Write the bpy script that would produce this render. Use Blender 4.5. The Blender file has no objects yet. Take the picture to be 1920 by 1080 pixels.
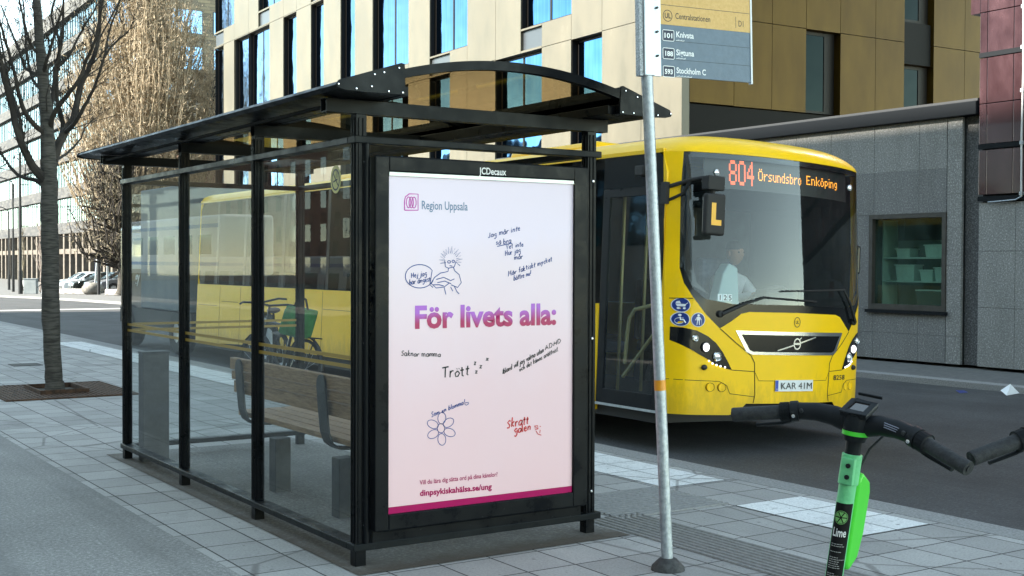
import bpy, bmesh, math, random
from mathutils import Vector, Matrix
random.seed(7)
R = math.radians
SC = bpy.context.scene
COL = SC.collection
# ---------------------------------------------------------------- camera, sky, sun, exposure
CAM = Vector((-2.719, -5.554, 1.523))
RIGHT = Vector((0.8360, -0.5487, 0.0038)).normalized()
FWD = Vector((0.5487, 0.8358, -0.0205)).normalized()
RIGHT = (RIGHT - FWD * RIGHT.dot(FWD)).normalized()
UP = RIGHT.cross(FWD)
FPX = 2320.0
cd = bpy.data.cameras.new('camera'); cam = bpy.data.objects.new('camera', cd); COL.objects.link(cam)
cd.sensor_width = 36.0; cd.lens = FPX / 1920 * 36.0; cd.clip_end = 1500; cd.clip_start = 0.05
m = Matrix((RIGHT, UP, -FWD)).transposed().to_4x4(); m.translation = CAM
cam.matrix_world = m
SC.camera = cam
SUN_EL = R(32); SUN_DIR = Vector((-0.95 * math.cos(SUN_EL), 0.312 * math.cos(SUN_EL), math.sin(SUN_EL)))
W = bpy.data.worlds.new('World'); SC.world = W; W.use_nodes = True
nt = W.node_tree
sky = nt.nodes.new('ShaderNodeTexSky'); sky.sky_type = 'NISHITA'; sky.sun_disc = False
sky.sun_elevation = SUN_EL; sky.sun_rotation = math.atan2(SUN_DIR.x, SUN_DIR.y)
sky.altitude = 6000; sky.air_density = 1.0; sky.dust_density = 0.15; sky.ozone_density = 3.0
bgn = nt.nodes['Background']; bgn.inputs[1].default_value = 0.15
wb = nt.nodes.new('ShaderNodeMix'); wb.data_type = 'RGBA'; wb.blend_type = 'MULTIPLY'; wb.inputs[0].default_value = 1.0
wb.inputs[7].default_value = (1.38, 1.0, .55, 1)      # the camera's daylight-shade white balance
nt.links.new(sky.outputs[0], wb.inputs[6]); nt.links.new(wb.outputs[2], bgn.inputs[0])
sd = bpy.data.lights.new('sun', 'SUN'); sd.energy = 2.0; sd.angle = R(0.53); sd.color = (1.0, 0.93, 0.80)
so = bpy.data.objects.new('sun', sd); COL.objects.link(so)
so.rotation_euler = SUN_DIR.to_track_quat('Z', 'Y').to_euler()
SC.view_settings.view_transform = 'Standard'; SC.view_settings.look = 'None'
SC.view_settings.exposure = 3.4; SC.view_settings.gamma = 1.0
SC.cycles.max_bounces = 7; SC.cycles.transparent_max_bounces = 16; SC.cycles.glossy_bounces = 3
SC.cycles.diffuse_bounces = 3; SC.cycles.caustics_reflective = False; SC.cycles.caustics_refractive = False
SC.cycles.use_denoising = True

# ---------------------------------------------------------------- survey helpers (photo pixel -> point on a real plane)
def ray(u, v):
    return FWD + RIGHT * ((u - 960) / FPX) - UP * ((v - 540) / FPX)
def onplane(u, v, p, n):
    d = ray(u, v); p = Vector(p); n = Vector(n)
    return CAM + d * ((p - CAM).dot(n) / d.dot(n))
def at(u, v, dep):
    return CAM + ray(u, v) * dep

# ---------------------------------------------------------------- mesh helper
class MB:
    def __init__(s): s.v = []; s.f = []; s.M = None
    def add(s, vs, fs):
        b = len(s.v)
        s.v += [tuple(s.M @ Vector(x)) if s.M else tuple(x) for x in vs]
        s.f += [tuple(b + i for i in f) for f in fs]
        return s
    def box(s, x0, x1, y0, y1, z0, z1):
        return s.add([(x0,y0,z0),(x1,y0,z0),(x1,y1,z0),(x0,y1,z0),(x0,y0,z1),(x1,y0,z1),(x1,y1,z1),(x0,y1,z1)],
              [(0,3,2,1),(4,5,6,7),(0,1,5,4),(1,2,6,5),(2,3,7,6),(3,0,4,7)])
    def bar(s, p, q, w, h, up=(0,0,1)):
        p = Vector(p); q = Vector(q); d = (q - p).normalized(); a = d.cross(Vector(up))
        if a.length < 1e-4: a = d.cross(Vector((1,0,0)))
        a.normalize(); b = a.cross(d)
        vs = [c + a * (sx * w / 2) + b * (sz * h / 2) for c in (p, q) for sx, sz in ((-1,-1),(1,-1),(1,1),(-1,1))]
        return s.add(vs, [(0,1,2,3),(7,6,5,4),(0,4,5,1),(1,5,6,2),(2,6,7,3),(3,7,4,0)])
    def tube(s, pts, r, n=8, cap=True, squash=1.0):
        pts = [Vector(p) for p in pts]; k = len(pts)
        rs = r if isinstance(r, (list, tuple)) else [r] * k
        vs = []; a = None
        for i, p in enumerate(pts):
            d = (pts[min(i + 1, k - 1)] - pts[max(i - 1, 0)])
            d = d.normalized() if d.length > 1e-9 else Vector((0,0,1))
            if a is None:
                a = d.cross(Vector((0,0,1)))
                if a.length < 1e-3: a = d.cross(Vector((0,1,0)))
            a = (a - d * a.dot(d))
            if a.length < 1e-6: a = d.orthogonal()
            a.normalize(); b = d.cross(a)
            for j in range(n):
                t = 2 * math.pi * j / n
                vs.append(p + a * (math.cos(t) * rs[i]) + b * (math.sin(t) * rs[i] * squash))
        fs = [(i*n+j, i*n+(j+1)%n, (i+1)*n+(j+1)%n, (i+1)*n+j) for i in range(k-1) for j in range(n)]
        if cap: fs += [tuple(range(n-1,-1,-1)), tuple((k-1)*n+j for j in range(n))]
        return s.add(vs, fs)
    def lathe(s, prof, c=(0,0,0), n=24, axis='z', cap=True):
        vs = []; c = Vector(c)
        for r, h in prof:
            for j in range(n):
                t = 2*math.pi*j/n; a, b = r*math.cos(t), r*math.sin(t)
                o = {'z':(a,b,h),'y':(a,h,b),'x':(h,a,b)}[axis]
                vs.append(c + Vector(o))
        k = len(prof)
        fs = [(i*n+j, i*n+(j+1)%n, (i+1)*n+(j+1)%n, (i+1)*n+j) for i in range(k-1) for j in range(n)]
        if cap: fs += [tuple(range(n-1,-1,-1)), tuple((k-1)*n+j for j in range(n))]
        return s.add(vs, fs)
    def prism(s, pts, vec):
        pts = [Vector(p) for p in pts]; v = Vector(vec); n = len(pts)
        return s.add(pts + [p + v for p in pts], [tuple(range(n-1,-1,-1)), tuple(range(n, 2*n))] + [(i,(i+1)%n,n+(i+1)%n,n+i) for i in range(n)])
    def poly(s, pts): return s.add(pts, [tuple(range(len(pts)))])
    def grid(s, fn, nu, nv):
        vs = [fn(i/nu, j/nv) for j in range(nv+1) for i in range(nu+1)]
        return s.add(vs, [(j*(nu+1)+i, j*(nu+1)+i+1, (j+1)*(nu+1)+i+1, (j+1)*(nu+1)+i) for j in range(nv) for i in range(nu)])
    def sphere(s, c, rx, ry=None, rz=None, n=14, m=9):
        ry = ry or rx; rz = rz or rx
        return s.grid(lambda a,b: (c[0]+rx*math.sin(math.pi*b)*math.cos(2*math.pi*a), c[1]+ry*math.sin(math.pi*b)*math.sin(2*math.pi*a), c[2]-rz*math.cos(math.pi*b)), n, m)
    def build(s, name, mat, parent=None, smooth=False, bevel=0, fix=True, seg=2, orig=None):
        me = bpy.data.meshes.new(name)
        vs = s.v
        if orig is not None: vs = [tuple(Vector(x) - Vector(orig)) for x in vs]
        me.from_pydata(vs, [], s.f); me.update()
        if fix:
            bm = bmesh.new(); bm.from_mesh(me); bmesh.ops.remove_doubles(bm, verts=bm.verts, dist=1e-5)
            bmesh.ops.recalc_face_normals(bm, faces=bm.faces); bm.to_mesh(me); bm.free()
        me.materials.append(mat)
        o = bpy.data.objects.new(name, me); COL.objects.link(o)
        if parent is not None: o.parent = parent
        elif orig is not None: o.location = orig
        if smooth:
            me.shade_smooth(); me.set_sharp_from_angle(angle=R(38))
        if bevel:
            b = o.modifiers.new('bevel', 'BEVEL'); b.width = bevel; b.segments = seg; b.limit_method = 'ANGLE'; b.angle_limit = R(40)
        return o

def build_each(mb, name, mat, parent, smooth=False):
    """every loose piece of mb becomes an object of its own"""
    par = list(range(len(mb.v)))
    def find(i):
        while par[i] != i: par[i] = par[par[i]]; i = par[i]
        return i
    for f in mb.f:
        a = find(f[0])
        for i in f[1:]: par[find(i)] = a
    parts = {}
    for f in mb.f: parts.setdefault(find(f[0]), []).append(f)
    out = []
    for fs in parts.values():
        ids = sorted({i for f in fs for i in f}); mp = {i: k for k, i in enumerate(ids)}
        q = MB(); q.v = [mb.v[i] for i in ids]; q.f = [tuple(mp[i] for i in f) for f in fs]; out.append(q.build(name, mat, parent, smooth))
    return out
def thing(name, label, cat, loc=(0,0,0), rz=0, group=None):
    o = bpy.data.objects.new(name, None); COL.objects.link(o); o.empty_display_size = .1
    o.location = loc; o.rotation_euler = (0,0,rz); o['label'] = label; o['category'] = cat
    if group: o['group'] = group
    return o
def tag(o, label, cat, group=None):
    o['label'] = label; o['category'] = cat
    if group: o['group'] = group
    return o
def struct(o): o['kind'] = 'structure'; return o
def dup(o, parent=None):
    c = o.copy(); COL.objects.link(c)
    if parent is not None: c.parent = parent
    for ch in list(o.children): dup(ch, c)
    return c

# ---------------------------------------------------------------- materials
def principled(name, col=(.5,.5,.5), rough=.5, metal=0.0, **kw):
    mt = bpy.data.materials.new(name); mt.use_nodes = True
    b = mt.node_tree.nodes['Principled BSDF']
    b.inputs['Base Color'].default_value = (*col, 1); b.inputs['Roughness'].default_value = rough; b.inputs['Metallic'].default_value = metal
    for k, v in kw.items():
        nm = {'coat':'Coat Weight','coatr':'Coat Roughness','spec':'Specular IOR Level','emis':'Emission Strength','emc':'Emission Color','sheen':'Sheen Weight'}[k]
        b.inputs[nm].default_value = (*v,1) if k == 'emc' else v
    return mt
def nodes(mt): return mt.node_tree, mt.node_tree.nodes['Principled BSDF']
def N(nt, t, **kw):
    n = nt.nodes.new(t)
    for k, v in kw.items():
        if hasattr(n, k): setattr(n, k, v)
        else: n.inputs[k].default_value = v
    return n
def coords(nt, scale=(1,1,1), loc=(0,0,0), kind='Object', rot=(0,0,0)):
    tc = N(nt, 'ShaderNodeTexCoord'); mp = N(nt, 'ShaderNodeMapping')
    mp.inputs['Scale'].default_value = scale; mp.inputs['Location'].default_value = loc; mp.inputs['Rotation'].default_value = rot
    nt.links.new(tc.outputs[kind], mp.inputs[0]); return mp.outputs[0]
def noise(nt, vec, scale, detail=4, rough=.55):
    n = N(nt, 'ShaderNodeTexNoise'); n.inputs['Scale'].default_value = scale; n.inputs['Detail'].default_value = detail; n.inputs['Roughness'].default_value = rough
    nt.links.new(vec, n.inputs['Vector']); return n.outputs['Fac']
def ramp(nt, fac, stops):
    r = N(nt, 'ShaderNodeValToRGB'); e = r.color_ramp.elements
    while len(e) < len(stops): e.new(.5)
    for i, (p, c) in enumerate(stops):
        e[i].position = p; e[i].color = (*c, 1) if len(c) == 3 else c
    nt.links.new(fac, r.inputs[0]); return r.outputs[0]
def mixc(nt, a, b, fac, mode='MIX'):
    m = N(nt, 'ShaderNodeMix'); m.data_type = 'RGBA'; m.blend_type = mode
    for s, i in ((a, 6), (b, 7)):
        if isinstance(s, tuple): m.inputs[i].default_value = (*s, 1)
        else: nt.links.new(s, m.inputs[i])
    if isinstance(fac, (int, float)): m.inputs[0].default_value = fac
    else: nt.links.new(fac, m.inputs[0])
    return m.outputs[2]
def g(v): return (v, v, v)
def bump(nt, b, h, strength=.3, dist=.01):
    bn = N(nt, 'ShaderNodeBump'); bn.inputs['Strength'].default_value = strength; bn.inputs['Distance'].default_value = dist
    nt.links.new(h, bn.inputs['Height']); nt.links.new(bn.outputs[0], b.inputs['Normal'])
def noisy(name, c1, c2, scale, rough=.7, metal=0, bs=.2, detail=5, stretch=(1,1,1), lo=.35, hi=.65, rough2=None, **kw):
    mt = principled(name, c1, rough, metal, **kw); nt, b = nodes(mt)
    v = coords(nt, stretch); f = noise(nt, v, scale, detail, .6)
    nt.links.new(ramp(nt, f, [(lo, c1), (hi, c2)]), b.inputs['Base Color'])
    if rough2 is not None: nt.links.new(ramp(nt, f, [(lo, g(rough)), (hi, g(rough2))]), b.inputs['Roughness'])
    if bs: bump(nt, b, f, bs, .01)
    return mt
def glass(name, tint=(.95,.97,.96), dirt=.03, rough=0.0, ior=1.45, boost=1.0, dirtc=(.5,.55,.55), dscale=3.0):
    mt = bpy.data.materials.new(name); mt.use_nodes = True; nt = mt.node_tree; nt.nodes.clear()
    out = N(nt, 'ShaderNodeOutputMaterial'); tr = N(nt, 'ShaderNodeBsdfTransparent'); gl = N(nt, 'ShaderNodeBsdfGlossy'); df = N(nt, 'ShaderNodeBsdfDiffuse')
    tr.inputs[0].default_value = (*tint, 1); gl.inputs['Roughness'].default_value = rough; df.inputs[0].default_value = (*dirtc, 1)
    fr = N(nt, 'ShaderNodeFresnel'); fr.inputs[0].default_value = ior
    mu = N(nt, 'ShaderNodeMath'); mu.operation = 'MULTIPLY'; mu.use_clamp = True; mu.inputs[1].default_value = boost
    ge = N(nt, 'ShaderNodeNewGeometry'); iv = N(nt, 'ShaderNodeMath'); iv.operation = 'SUBTRACT'; iv.inputs[0].default_value = 1
    nt.links.new(ge.outputs['Backfacing'], iv.inputs[1])
    m0 = N(nt, 'ShaderNodeMath'); m0.operation = 'MULTIPLY'; nt.links.new(fr.outputs[0], m0.inputs[0]); nt.links.new(iv.outputs[0], m0.inputs[1])
    nt.links.new(m0.outputs[0], mu.inputs[0])
    m1 = N(nt, 'ShaderNodeMixShader'); m2 = N(nt, 'ShaderNodeMixShader')
    f = noise(nt, coords(nt, (1, 1, .6)), dscale, 6, .7)
    rr = ramp(nt, f, [(.38, g(dirt * .25)), (.75, g(dirt * 2.2))])
    nt.links.new(rr, m1.inputs[0]); nt.links.new(tr.outputs[0], m1.inputs[1]); nt.links.new(df.outputs[0], m1.inputs[2])
    nt.links.new(mu.outputs[0], m2.inputs[0]); nt.links.new(m1.outputs[0], m2.inputs[1]); nt.links.new(gl.outputs[0], m2.inputs[2])
    nt.links.new(m2.outputs[0], out.inputs[0])
    return mt

def flat_text(body, size, mat, name, parent, origin, xd, yd, bold=0.0, align='LEFT', width=None, shear=0.0, off=(0,0,0), valign='BOTTOM_BASELINE'):
    """printed lettering: flat mesh lying on the plane (origin, xd, yd); off = parent's world origin"""
    cu = bpy.data.curves.new('t', 'FONT'); cu.body = body; cu.size = 1.0; cu.offset = bold; cu.align_x = align; cu.align_y = valign; cu.shear = shear
    cu.resolution_u = 3
    ob = bpy.data.objects.new('t', cu); COL.objects.link(ob)
    dg = bpy.context.evaluated_depsgraph_get(); me = bpy.data.meshes.new_from_object(ob.evaluated_get(dg))
    bpy.data.objects.remove(ob)
    xs = [v.co.x for v in me.vertices]; w = (max(xs) - min(xs)) if xs else 1
    sx = size if width is None else width / w
    xd = Vector(xd).normalized(); yd = Vector(yd).normalized(); O = Vector(origin) - Vector(off)
    for v in me.vertices: v.co = O + xd * (v.co.x * sx) + yd * (v.co.y * size)
    me.name = name; me.materials.clear(); me.materials.append(mat)
    o = bpy.data.objects.new(name, me); COL.objects.link(o)
    if parent: o.parent = parent
    return o
def ribbon(mb, pts, w, nrm):
    """pen stroke: flat ribbon along pts on a plane with normal nrm"""
    n = Vector(nrm); pts = [Vector(p) for p in pts]
    if len(pts) < 2: return
    L = []
    for i, p in enumerate(pts):
        d = pts[min(i+1, len(pts)-1)] - pts[max(i-1, 0)]
        s = d.cross(n)
        if s.length < 1e-9: s = Vector((1,0,0))
        s.normalize(); L += [p + s * w/2, p - s * w/2]
    mb.add(L, [(2*i, 2*i+1, 2*i+3, 2*i+2) for i in range(len(pts)-1)])
def ring_pts(cx, cy, rx, ry=None, n=20, a0=0, a1=360):
    ry = ry or rx
    return [(cx + rx*math.cos(R(a0+(a1-a0)*i/n)), cy + ry*math.sin(R(a0+(a1-a0)*i/n))) for i in range(n+1)]
# ================================================================ SETTING
def gz(y):
    t = min(max((y - 25) / 60, 0), 1); return -.75 * t * t
YS = [-60,-40,-25,-15,-10,-7,-5,-3,-1,0,1,2,4,6,8,10,14,18,22,25,30,35,40,46,52,60,70,85,100,130,170,220,300]
def sheet(name, mat, x0, x1, z0, z1=None, ys=YS, y0=None, y1=None, thick=0):
    z1 = z0 if z1 is None else z1
    yy = [y for y in ys if (y0 is None or y > y0) and (y1 is None or y < y1)]
    if y0 is not None: yy = [y0] + yy
    if y1 is not None: yy = yy + [y1]
    mb = MB(); n = len(yy)
    vs = []
    for y in yy: vs += [(x0, y, z0 + gz(y)), (x1, y, z1 + gz(y))]
    mb.add(vs, [(2*i, 2*i+1, 2*i+3, 2*i+2) for i in range(n-1)])
    if thick:
        vs = []
        for y in yy: vs += [(x0, y, z0 + gz(y) - thick), (x1, y, z1 + gz(y) - thick)]
        b = len(mb.v); mb.add(vs, [(2*i, 2*i+2, 2*i+3, 2*i+1) for i in range(n-1)])
        mb.f += [(2*i, 2*i+2, b+2*i+2, b+2*i) for i in range(n-1)] + [(2*i+1, b+2*i+1, b+2*i+3, 2*i+3) for i in range(n-1)] + [(0, b, b+1, 1), (2*n-2, 2*n-1, b+2*n-1, b+2*n-2)]
    return struct(mb.build(name, mat))
def asphalt(name, c, sp=.5, big=.25, grain=160):
    mt = principled(name, c, .82); nt, b = nodes(mt); v = coords(nt)
    f1 = noise(nt, v, grain, 3, .7); f2 = noise(nt, v, .8, 6, .65); f3 = noise(nt, v, grain*.45, 2)
    c1 = ramp(nt, f1, [(.3, tuple(x*(1-sp) for x in c)), (.52, c), (.72, tuple(min(1,x*(1+2.2*sp)) for x in c))])
    c2 = ramp(nt, f2, [(.25, g(1-big*1.6)), (.5, g(1.0)), (.75, g(1+big*1.3))])
    vo = N(nt, 'ShaderNodeTexVoronoi'); vo.inputs['Scale'].default_value = 9; nt.links.new(v, vo.inputs['Vector'])
    c1 = mixc(nt, c1, tuple(min(1, x*2.3) for x in c), ramp(nt, vo.outputs['Distance'], [(.05, g(.8)), (.09, g(0))]))
    f4 = noise(nt, v, 48, 4, .75); c1 = mixc(nt, c1, ramp(nt, f4, [(.30, tuple(x*.35 for x in c)), (.5, c), (.68, tuple(min(1, x*2.4) for x in c))]), .55)
    f5 = noise(nt, coords(nt, (1.6,.10,1)), 1.0, 4, .6); c1 = mixc(nt, c1, tuple(x*.62 for x in c), ramp(nt, f5, [(.52, g(0)), (.66, g(.55))]))
    nt.links.new(mixc(nt, c1, c2, 1.0, 'MULTIPLY'), b.inputs['Base Color'])
    bump(nt, b, f3, .5, .006); return mt
def paving(name, ca, cb, tx=.29, ty=.34, lx=.1, ly=.15, mortar=.0055, mc=(.05,.047,.045), worn=None):
    mt = principled(name, ca, .85); nt, b = nodes(mt); v = coords(nt)
    mp = N(nt, 'ShaderNodeMapping'); mp.inputs['Location'].default_value = (-3.29 + 20*tx, -ly + 100*ty, 0)
    nt.links.new(v, mp.inputs[0])
    br = N(nt, 'ShaderNodeTexBrick'); br.offset = 0; br.squash = 1
    br.inputs['Scale'].default_value = 1; br.inputs['Brick Width'].default_value = tx; br.inputs['Row Height'].default_value = ty
    br.inputs['Mortar Size'].default_value = mortar; br.inputs['Mortar Smooth'].default_value = .2; br.inputs['Bias'].default_value = 0
    br.inputs['Color1'].default_value = (*ca,1); br.inputs['Color2'].default_value = (*cb,1); br.inputs['Mortar'].default_value = (*mc,1)
    wob = noise(nt, v, 9, 3); 
    dsp = N(nt, 'ShaderNodeVectorMath'); dsp.operation = 'SCALE'; dsp.inputs[3].default_value = .004
    nz = N(nt, 'ShaderNodeTexNoise'); nz.inputs['Scale'].default_value = 14; nt.links.new(v, nz.inputs[0]); nt.links.new(nz.outputs['Color'], dsp.inputs[0])
    ad = N(nt, 'ShaderNodeVectorMath'); ad.operation = 'ADD'; nt.links.new(mp.outputs[0], ad.inputs[0]); nt.links.new(dsp.outputs[0], ad.inputs[1])
    nt.links.new(ad.outputs[0], br.inputs['Vector'])
    st = ramp(nt, noise(nt, v, 1.3, 8, .75), [(.27, g(.62)), (.45, g(.95)), (.6, g(1.04)), (.76, g(1.22))])
    gr = ramp(nt, noise(nt, v, 75, 5, .8), [(.28, g(.66)), (.5, g(1.0)), (.72, g(1.26))])
    c = mixc(nt, br.outputs['Color'], st, 1.0, 'MULTIPLY'); c = mixc(nt, c, gr, 1.0, 'MULTIPLY')
    spots = ramp(nt, noise(nt, v, 23, 2, .5), [(.69, g(0)), (.75, g(.6))])
    c = mixc(nt, c, (.06,.055,.05), spots)
    vo = N(nt, 'ShaderNodeTexVoronoi'); vo.inputs['Scale'].default_value = 2.6; nt.links.new(v, vo.inputs['Vector'])
    c = mixc(nt, c, (.075,.07,.065), ramp(nt, vo.outputs['Distance'], [(.035, g(.75)), (.055, g(0))]))
    vo2 = N(nt, 'ShaderNodeTexVoronoi'); vo2.inputs['Scale'].default_value = 6.1; nt.links.new(v, vo2.inputs['Vector'])
    c = mixc(nt, c, (.42,.41,.39), ramp(nt, vo2.outputs['Distance'], [(.025, g(.7)), (.045, g(0))]))
    crk = N(nt, 'ShaderNodeTexVoronoi'); crk.feature = 'DISTANCE_TO_EDGE'; crk.inputs['Scale'].default_value = .55; nt.links.new(ad.outputs[0], crk.inputs['Vector'])
    c = mixc(nt, c, (.07,.063,.058), ramp(nt, crk.outputs['Distance'], [(.003, g(.55)), (.008, g(0))]))
    if worn:
        w = ramp(nt, noise(nt, v, 11, 6, .72), [(.56, g(0)), (.72, g(.75))])
        c = mixc(nt, c, worn, w)
    nt.links.new(c, b.inputs['Base Color'])
    h = N(nt, 'ShaderNodeMath'); h.operation = 'SUBTRACT'; h.inputs[0].default_value = 1
    nt.links.new(br.outputs['Fac'], h.inputs[1]); bump(nt, b, h.outputs[0], .6, .006)
    return mt
M_road = asphalt('road_asphalt', (.048,.048,.050), .65, .28)
M_path = asphalt('path_asphalt', (.235,.23,.222), .5, .16, 120)
M_slab = asphalt('shelter_floor', (.17,.165,.157), .3, .3, 120)
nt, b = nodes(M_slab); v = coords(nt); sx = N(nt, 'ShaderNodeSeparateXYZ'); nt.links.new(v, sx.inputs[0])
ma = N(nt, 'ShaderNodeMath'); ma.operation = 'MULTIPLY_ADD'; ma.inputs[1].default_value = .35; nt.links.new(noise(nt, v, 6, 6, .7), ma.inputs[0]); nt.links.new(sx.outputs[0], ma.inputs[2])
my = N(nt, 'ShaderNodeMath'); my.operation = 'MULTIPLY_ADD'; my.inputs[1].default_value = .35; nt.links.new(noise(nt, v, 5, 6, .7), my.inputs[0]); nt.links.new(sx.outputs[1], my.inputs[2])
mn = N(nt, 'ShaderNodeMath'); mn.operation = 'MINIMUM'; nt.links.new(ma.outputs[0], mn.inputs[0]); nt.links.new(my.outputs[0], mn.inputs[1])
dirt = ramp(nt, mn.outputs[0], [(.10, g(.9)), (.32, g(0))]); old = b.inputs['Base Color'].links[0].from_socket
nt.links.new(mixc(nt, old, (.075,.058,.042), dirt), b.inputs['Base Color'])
M_pave = paving('pavers', (.31,.30,.29), (.43,.418,.405))
M_white = paving('white_pavers', (.74,.74,.73), (.80,.80,.79), mc=(.13,.13,.13), worn=(.30,.30,.30))
M_kerb = noisy('granite_kerb', (.19,.188,.184), (.33,.325,.32), 60, .85)
M_grnd = asphalt('ground_far', (.10,.10,.10), .3, .2)
M_dirt = noisy('pavement_far', (.10,.10,.10), (.15,.147,.143), 12, .9)
M_sunlit = noisy('sunlit_strip_white', (.5,.5,.5), (.75,.75,.74), 14, .7)

struct(MB().add([(-400,-200,-.95),(400,-200,-.95),(400,700,-.95),(-400,700,-.95)], [(0,1,2,3)]).build('ground', M_grnd))
sheet('asphalt_path', M_path, -12, -.535, 0, thick=.2)
sheet('sidewalk', M_pave, -.535, 3.375, 0, thick=.2)
sheet('kerb', M_kerb, 3.375, 3.60, .002, thick=.25)
sheet('road', M_road, 3.60, 11.4, -.13, -.13)
sheet('far_kerb', M_kerb, 11.4, 11.62, -.05, -.045, thick=.2)
sheet('far_pavement', M_dirt, 11.62, 60, -.05, 0.02, thick=.3)
sheet('white_paint', M_white, 2.74, 3.29, .004, y0=.86, y1=18.4)
sheet('white_paint', M_white, 2.71, 3.29, .004, y0=-.87, y1=.15)
sheet('shelter_floor', M_slab, -.06, 1.62, .004, y0=-.16, y1=4.3)
sheet('sunlit_strip', M_sunlit, 3.7, 11.0, -.126, y0=38.6, y1=39.4)  # sunlit strip across the far road, put in as a white band
# ribbed guidance paving
M_tact = noisy('ribbed_pavers', (.21,.205,.20), (.28,.275,.27), 40, .85)
mb = MB()
for k in range(9):
    x = 1.66 + k * .045; mb.prism([(x-.013,-9,.002),(x+.013,-9,.002),(x+.008,-9,.010),(x-.008,-9,.010)], (0, 9.29, 0))
struct(mb.build('tactile_paving', M_tact))
mb = MB()
for k in range(14):
    y = .22 + k * .052; mb.prism([(1.85,y-.014,.002),(1.85,y+.014,.002),(1.85,y+.008,.010),(1.85,y-.008,.010)], (.86, 0, 0))
struct(mb.build('tactile_paving', M_tact))
# dirt gathered along the foot of the shelter
M_soil = noisy('soil', (.045,.038,.03), (.09,.078,.062), 30, .95, bs=.5)
# manhole
M_iron = noisy('cast_iron', (.02,.018,.016), (.055,.045,.038), 25, .7, .4, bs=.4)
tag(MB().box(1.05,1.46,13.25,13.68,.0,.008).build('manhole_cover', M_iron, bevel=.004), 'dark iron manhole cover set in the pavement beyond the bare tree', 'manhole cover')
# tree grate
gr = thing('tree_grate', 'rusty slotted square tree grate around the bare tree in the pavement', 'tree grate', (.75, 9.42, 0))
M_rust = noisy('rust', (.05,.03,.02), (.12,.065,.04), 18, .85, .3, bs=.4)
mb = MB(); n = 26
for k in range(n):
    x = -.69 + 1.38 * (k + .5) / n
    if abs(x) < .26: mb.box(x-.016, x+.016, -.84, -.42, .0, .016); mb.box(x-.016, x+.016, .42, .84, .0, .016)
    else: mb.box(x-.016, x+.016, -.84, .84, .0, .016)
mb.build('slotted_plate', M_rust, gr)
mb = MB(); mb.box(-.70,.70,-.86,-.84,.0,.018); mb.box(-.70,.70,.84,.86,.0,.018); mb.box(-.72,-.70,-.86,.86,0,.018); mb.box(.70,.72,-.86,.86,0,.018); mb.build('rim', M_rust, gr)
mb = MB(); mb.box(-.27,.27,-.42,-.40,.005,.06); mb.box(-.27,.27,.40,.42,.005,.06); mb.box(-.27,-.25,-.40,.40,.005,.06); mb.box(.25,.27,-.40,.40,.005,.06); mb.build('inner_frame', M_rust, gr)
MB().box(-.69,.69,-.84,.84,.002,.006).build('soil_bed', M_soil, gr)
# litter
M_paper = principled('white_paper', (.8,.82,.85), .8)
tag(MB().add([(-.14,-.05,0),(.16,-.03,.01),(.10,.09,.02),(-.08,.08,.05),(.0,.0,.09),(.05,.03,.13)], [(0,1,4),(1,2,5,4),(2,3,5),(3,0,4,5),(0,3,2,1)]).build('paper_scrap', M_paper, orig=None), 'crumpled white paper scrap lying by the far kerb', 'litter').location = (11.2, 4.1, -.13)
tag(MB().add([(-.09,-.03,0),(.1,-.02,0),(.09,.04,.02),(-.07,.05,.03)], [(0,1,2,3)]).build('wrapper', principled('blue_foil', (.03,.05,.22), .4)), 'small dark blue wrapper lying on the road near the far kerb', 'litter').location = (10.85, 4.55, -.127)
# ================================================================ BUS SHELTER
def black_metal(name, c=(.004,.005,.007), dust=(.010,.012,.014), r=.28):
    mt = principled(name, c, r, 0, spec=.13); nt, b = nodes(mt); v = coords(nt)
    f = noise(nt, v, 5, 8, .75); f2 = noise(nt, v, 55, 4, .6)
    d = ramp(nt, f, [(.5, g(0)), (.82, g(.55))]); sp = ramp(nt, f2, [(.66, g(0)), (.75, g(.5))])
    c1 = mixc(nt, c, dust, d); c1 = mixc(nt, c1, (.06,.062,.065), sp)
    nt.links.new(c1, b.inputs['Base Color'])
    nt.links.new(ramp(nt, f, [(.35, g(r*.7)), (.75, g(r+.35))]), b.inputs['Roughness'])
    return mt
M_blk = black_metal('black_paint')
M_blk2 = black_metal('black_paint_dirty', (.007,.009,.011), (.024,.026,.028), .36)
M_screw = principled('steel_bolt', (.75,.75,.77), .25, 1.0)
M_glass = glass('clear_glass', (.955,.975,.975), .012, 0, 1.5, .8, (.42,.47,.50), 2.2)
M_smoke = glass('smoked_roof', (.74,.64,.48), .03, .02, 1.5, .9, (.2,.18,.15), 3)
M_yel_tape = principled('yellow_tape', (.26,.165,.012), .5)
M_rubber = principled('black_rubber', (.006,.006,.007), .8, 0, spec=.1)
SW, SL = 1.49, 4.06
sh = thing('bus_shelter', 'black framed glass bus shelter with a curved smoked roof and a pink advertising panel', 'bus shelter')
ZR0, ZR1, ZM0, ZM1, ZT0, ZT1 = .081, .117, 2.113, 2.148, 2.258, 2.325
py = [0.0, 1.333, 2.655, 4.0]
def post(x, y, name='post', z1=ZT0, d=.06, w=.06):
    mb = MB(); mb.box(x, x+d, y, y+w, 0, z1)
    for dx in (.012, .036): mb.box(x+dx, x+dx+.010, y-.006, y, .12, z1-.02)
    for dy in (.012, .036): mb.box(x-.006, x, y+dy, y+dy+.010, .12, z1-.02)
    return mb.build(name, M_blk, sh, bevel=.004)
for y in py: post(.0, y)
post(SW-.06, 0); post(SW-.06, 4.0)
mb = MB(); mb.tube([(.055,-.005,.118),(.055,-.005,2.112)], .017, 12); mb.build('corner_tube', M_blk, sh, smooth=True)
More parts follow.
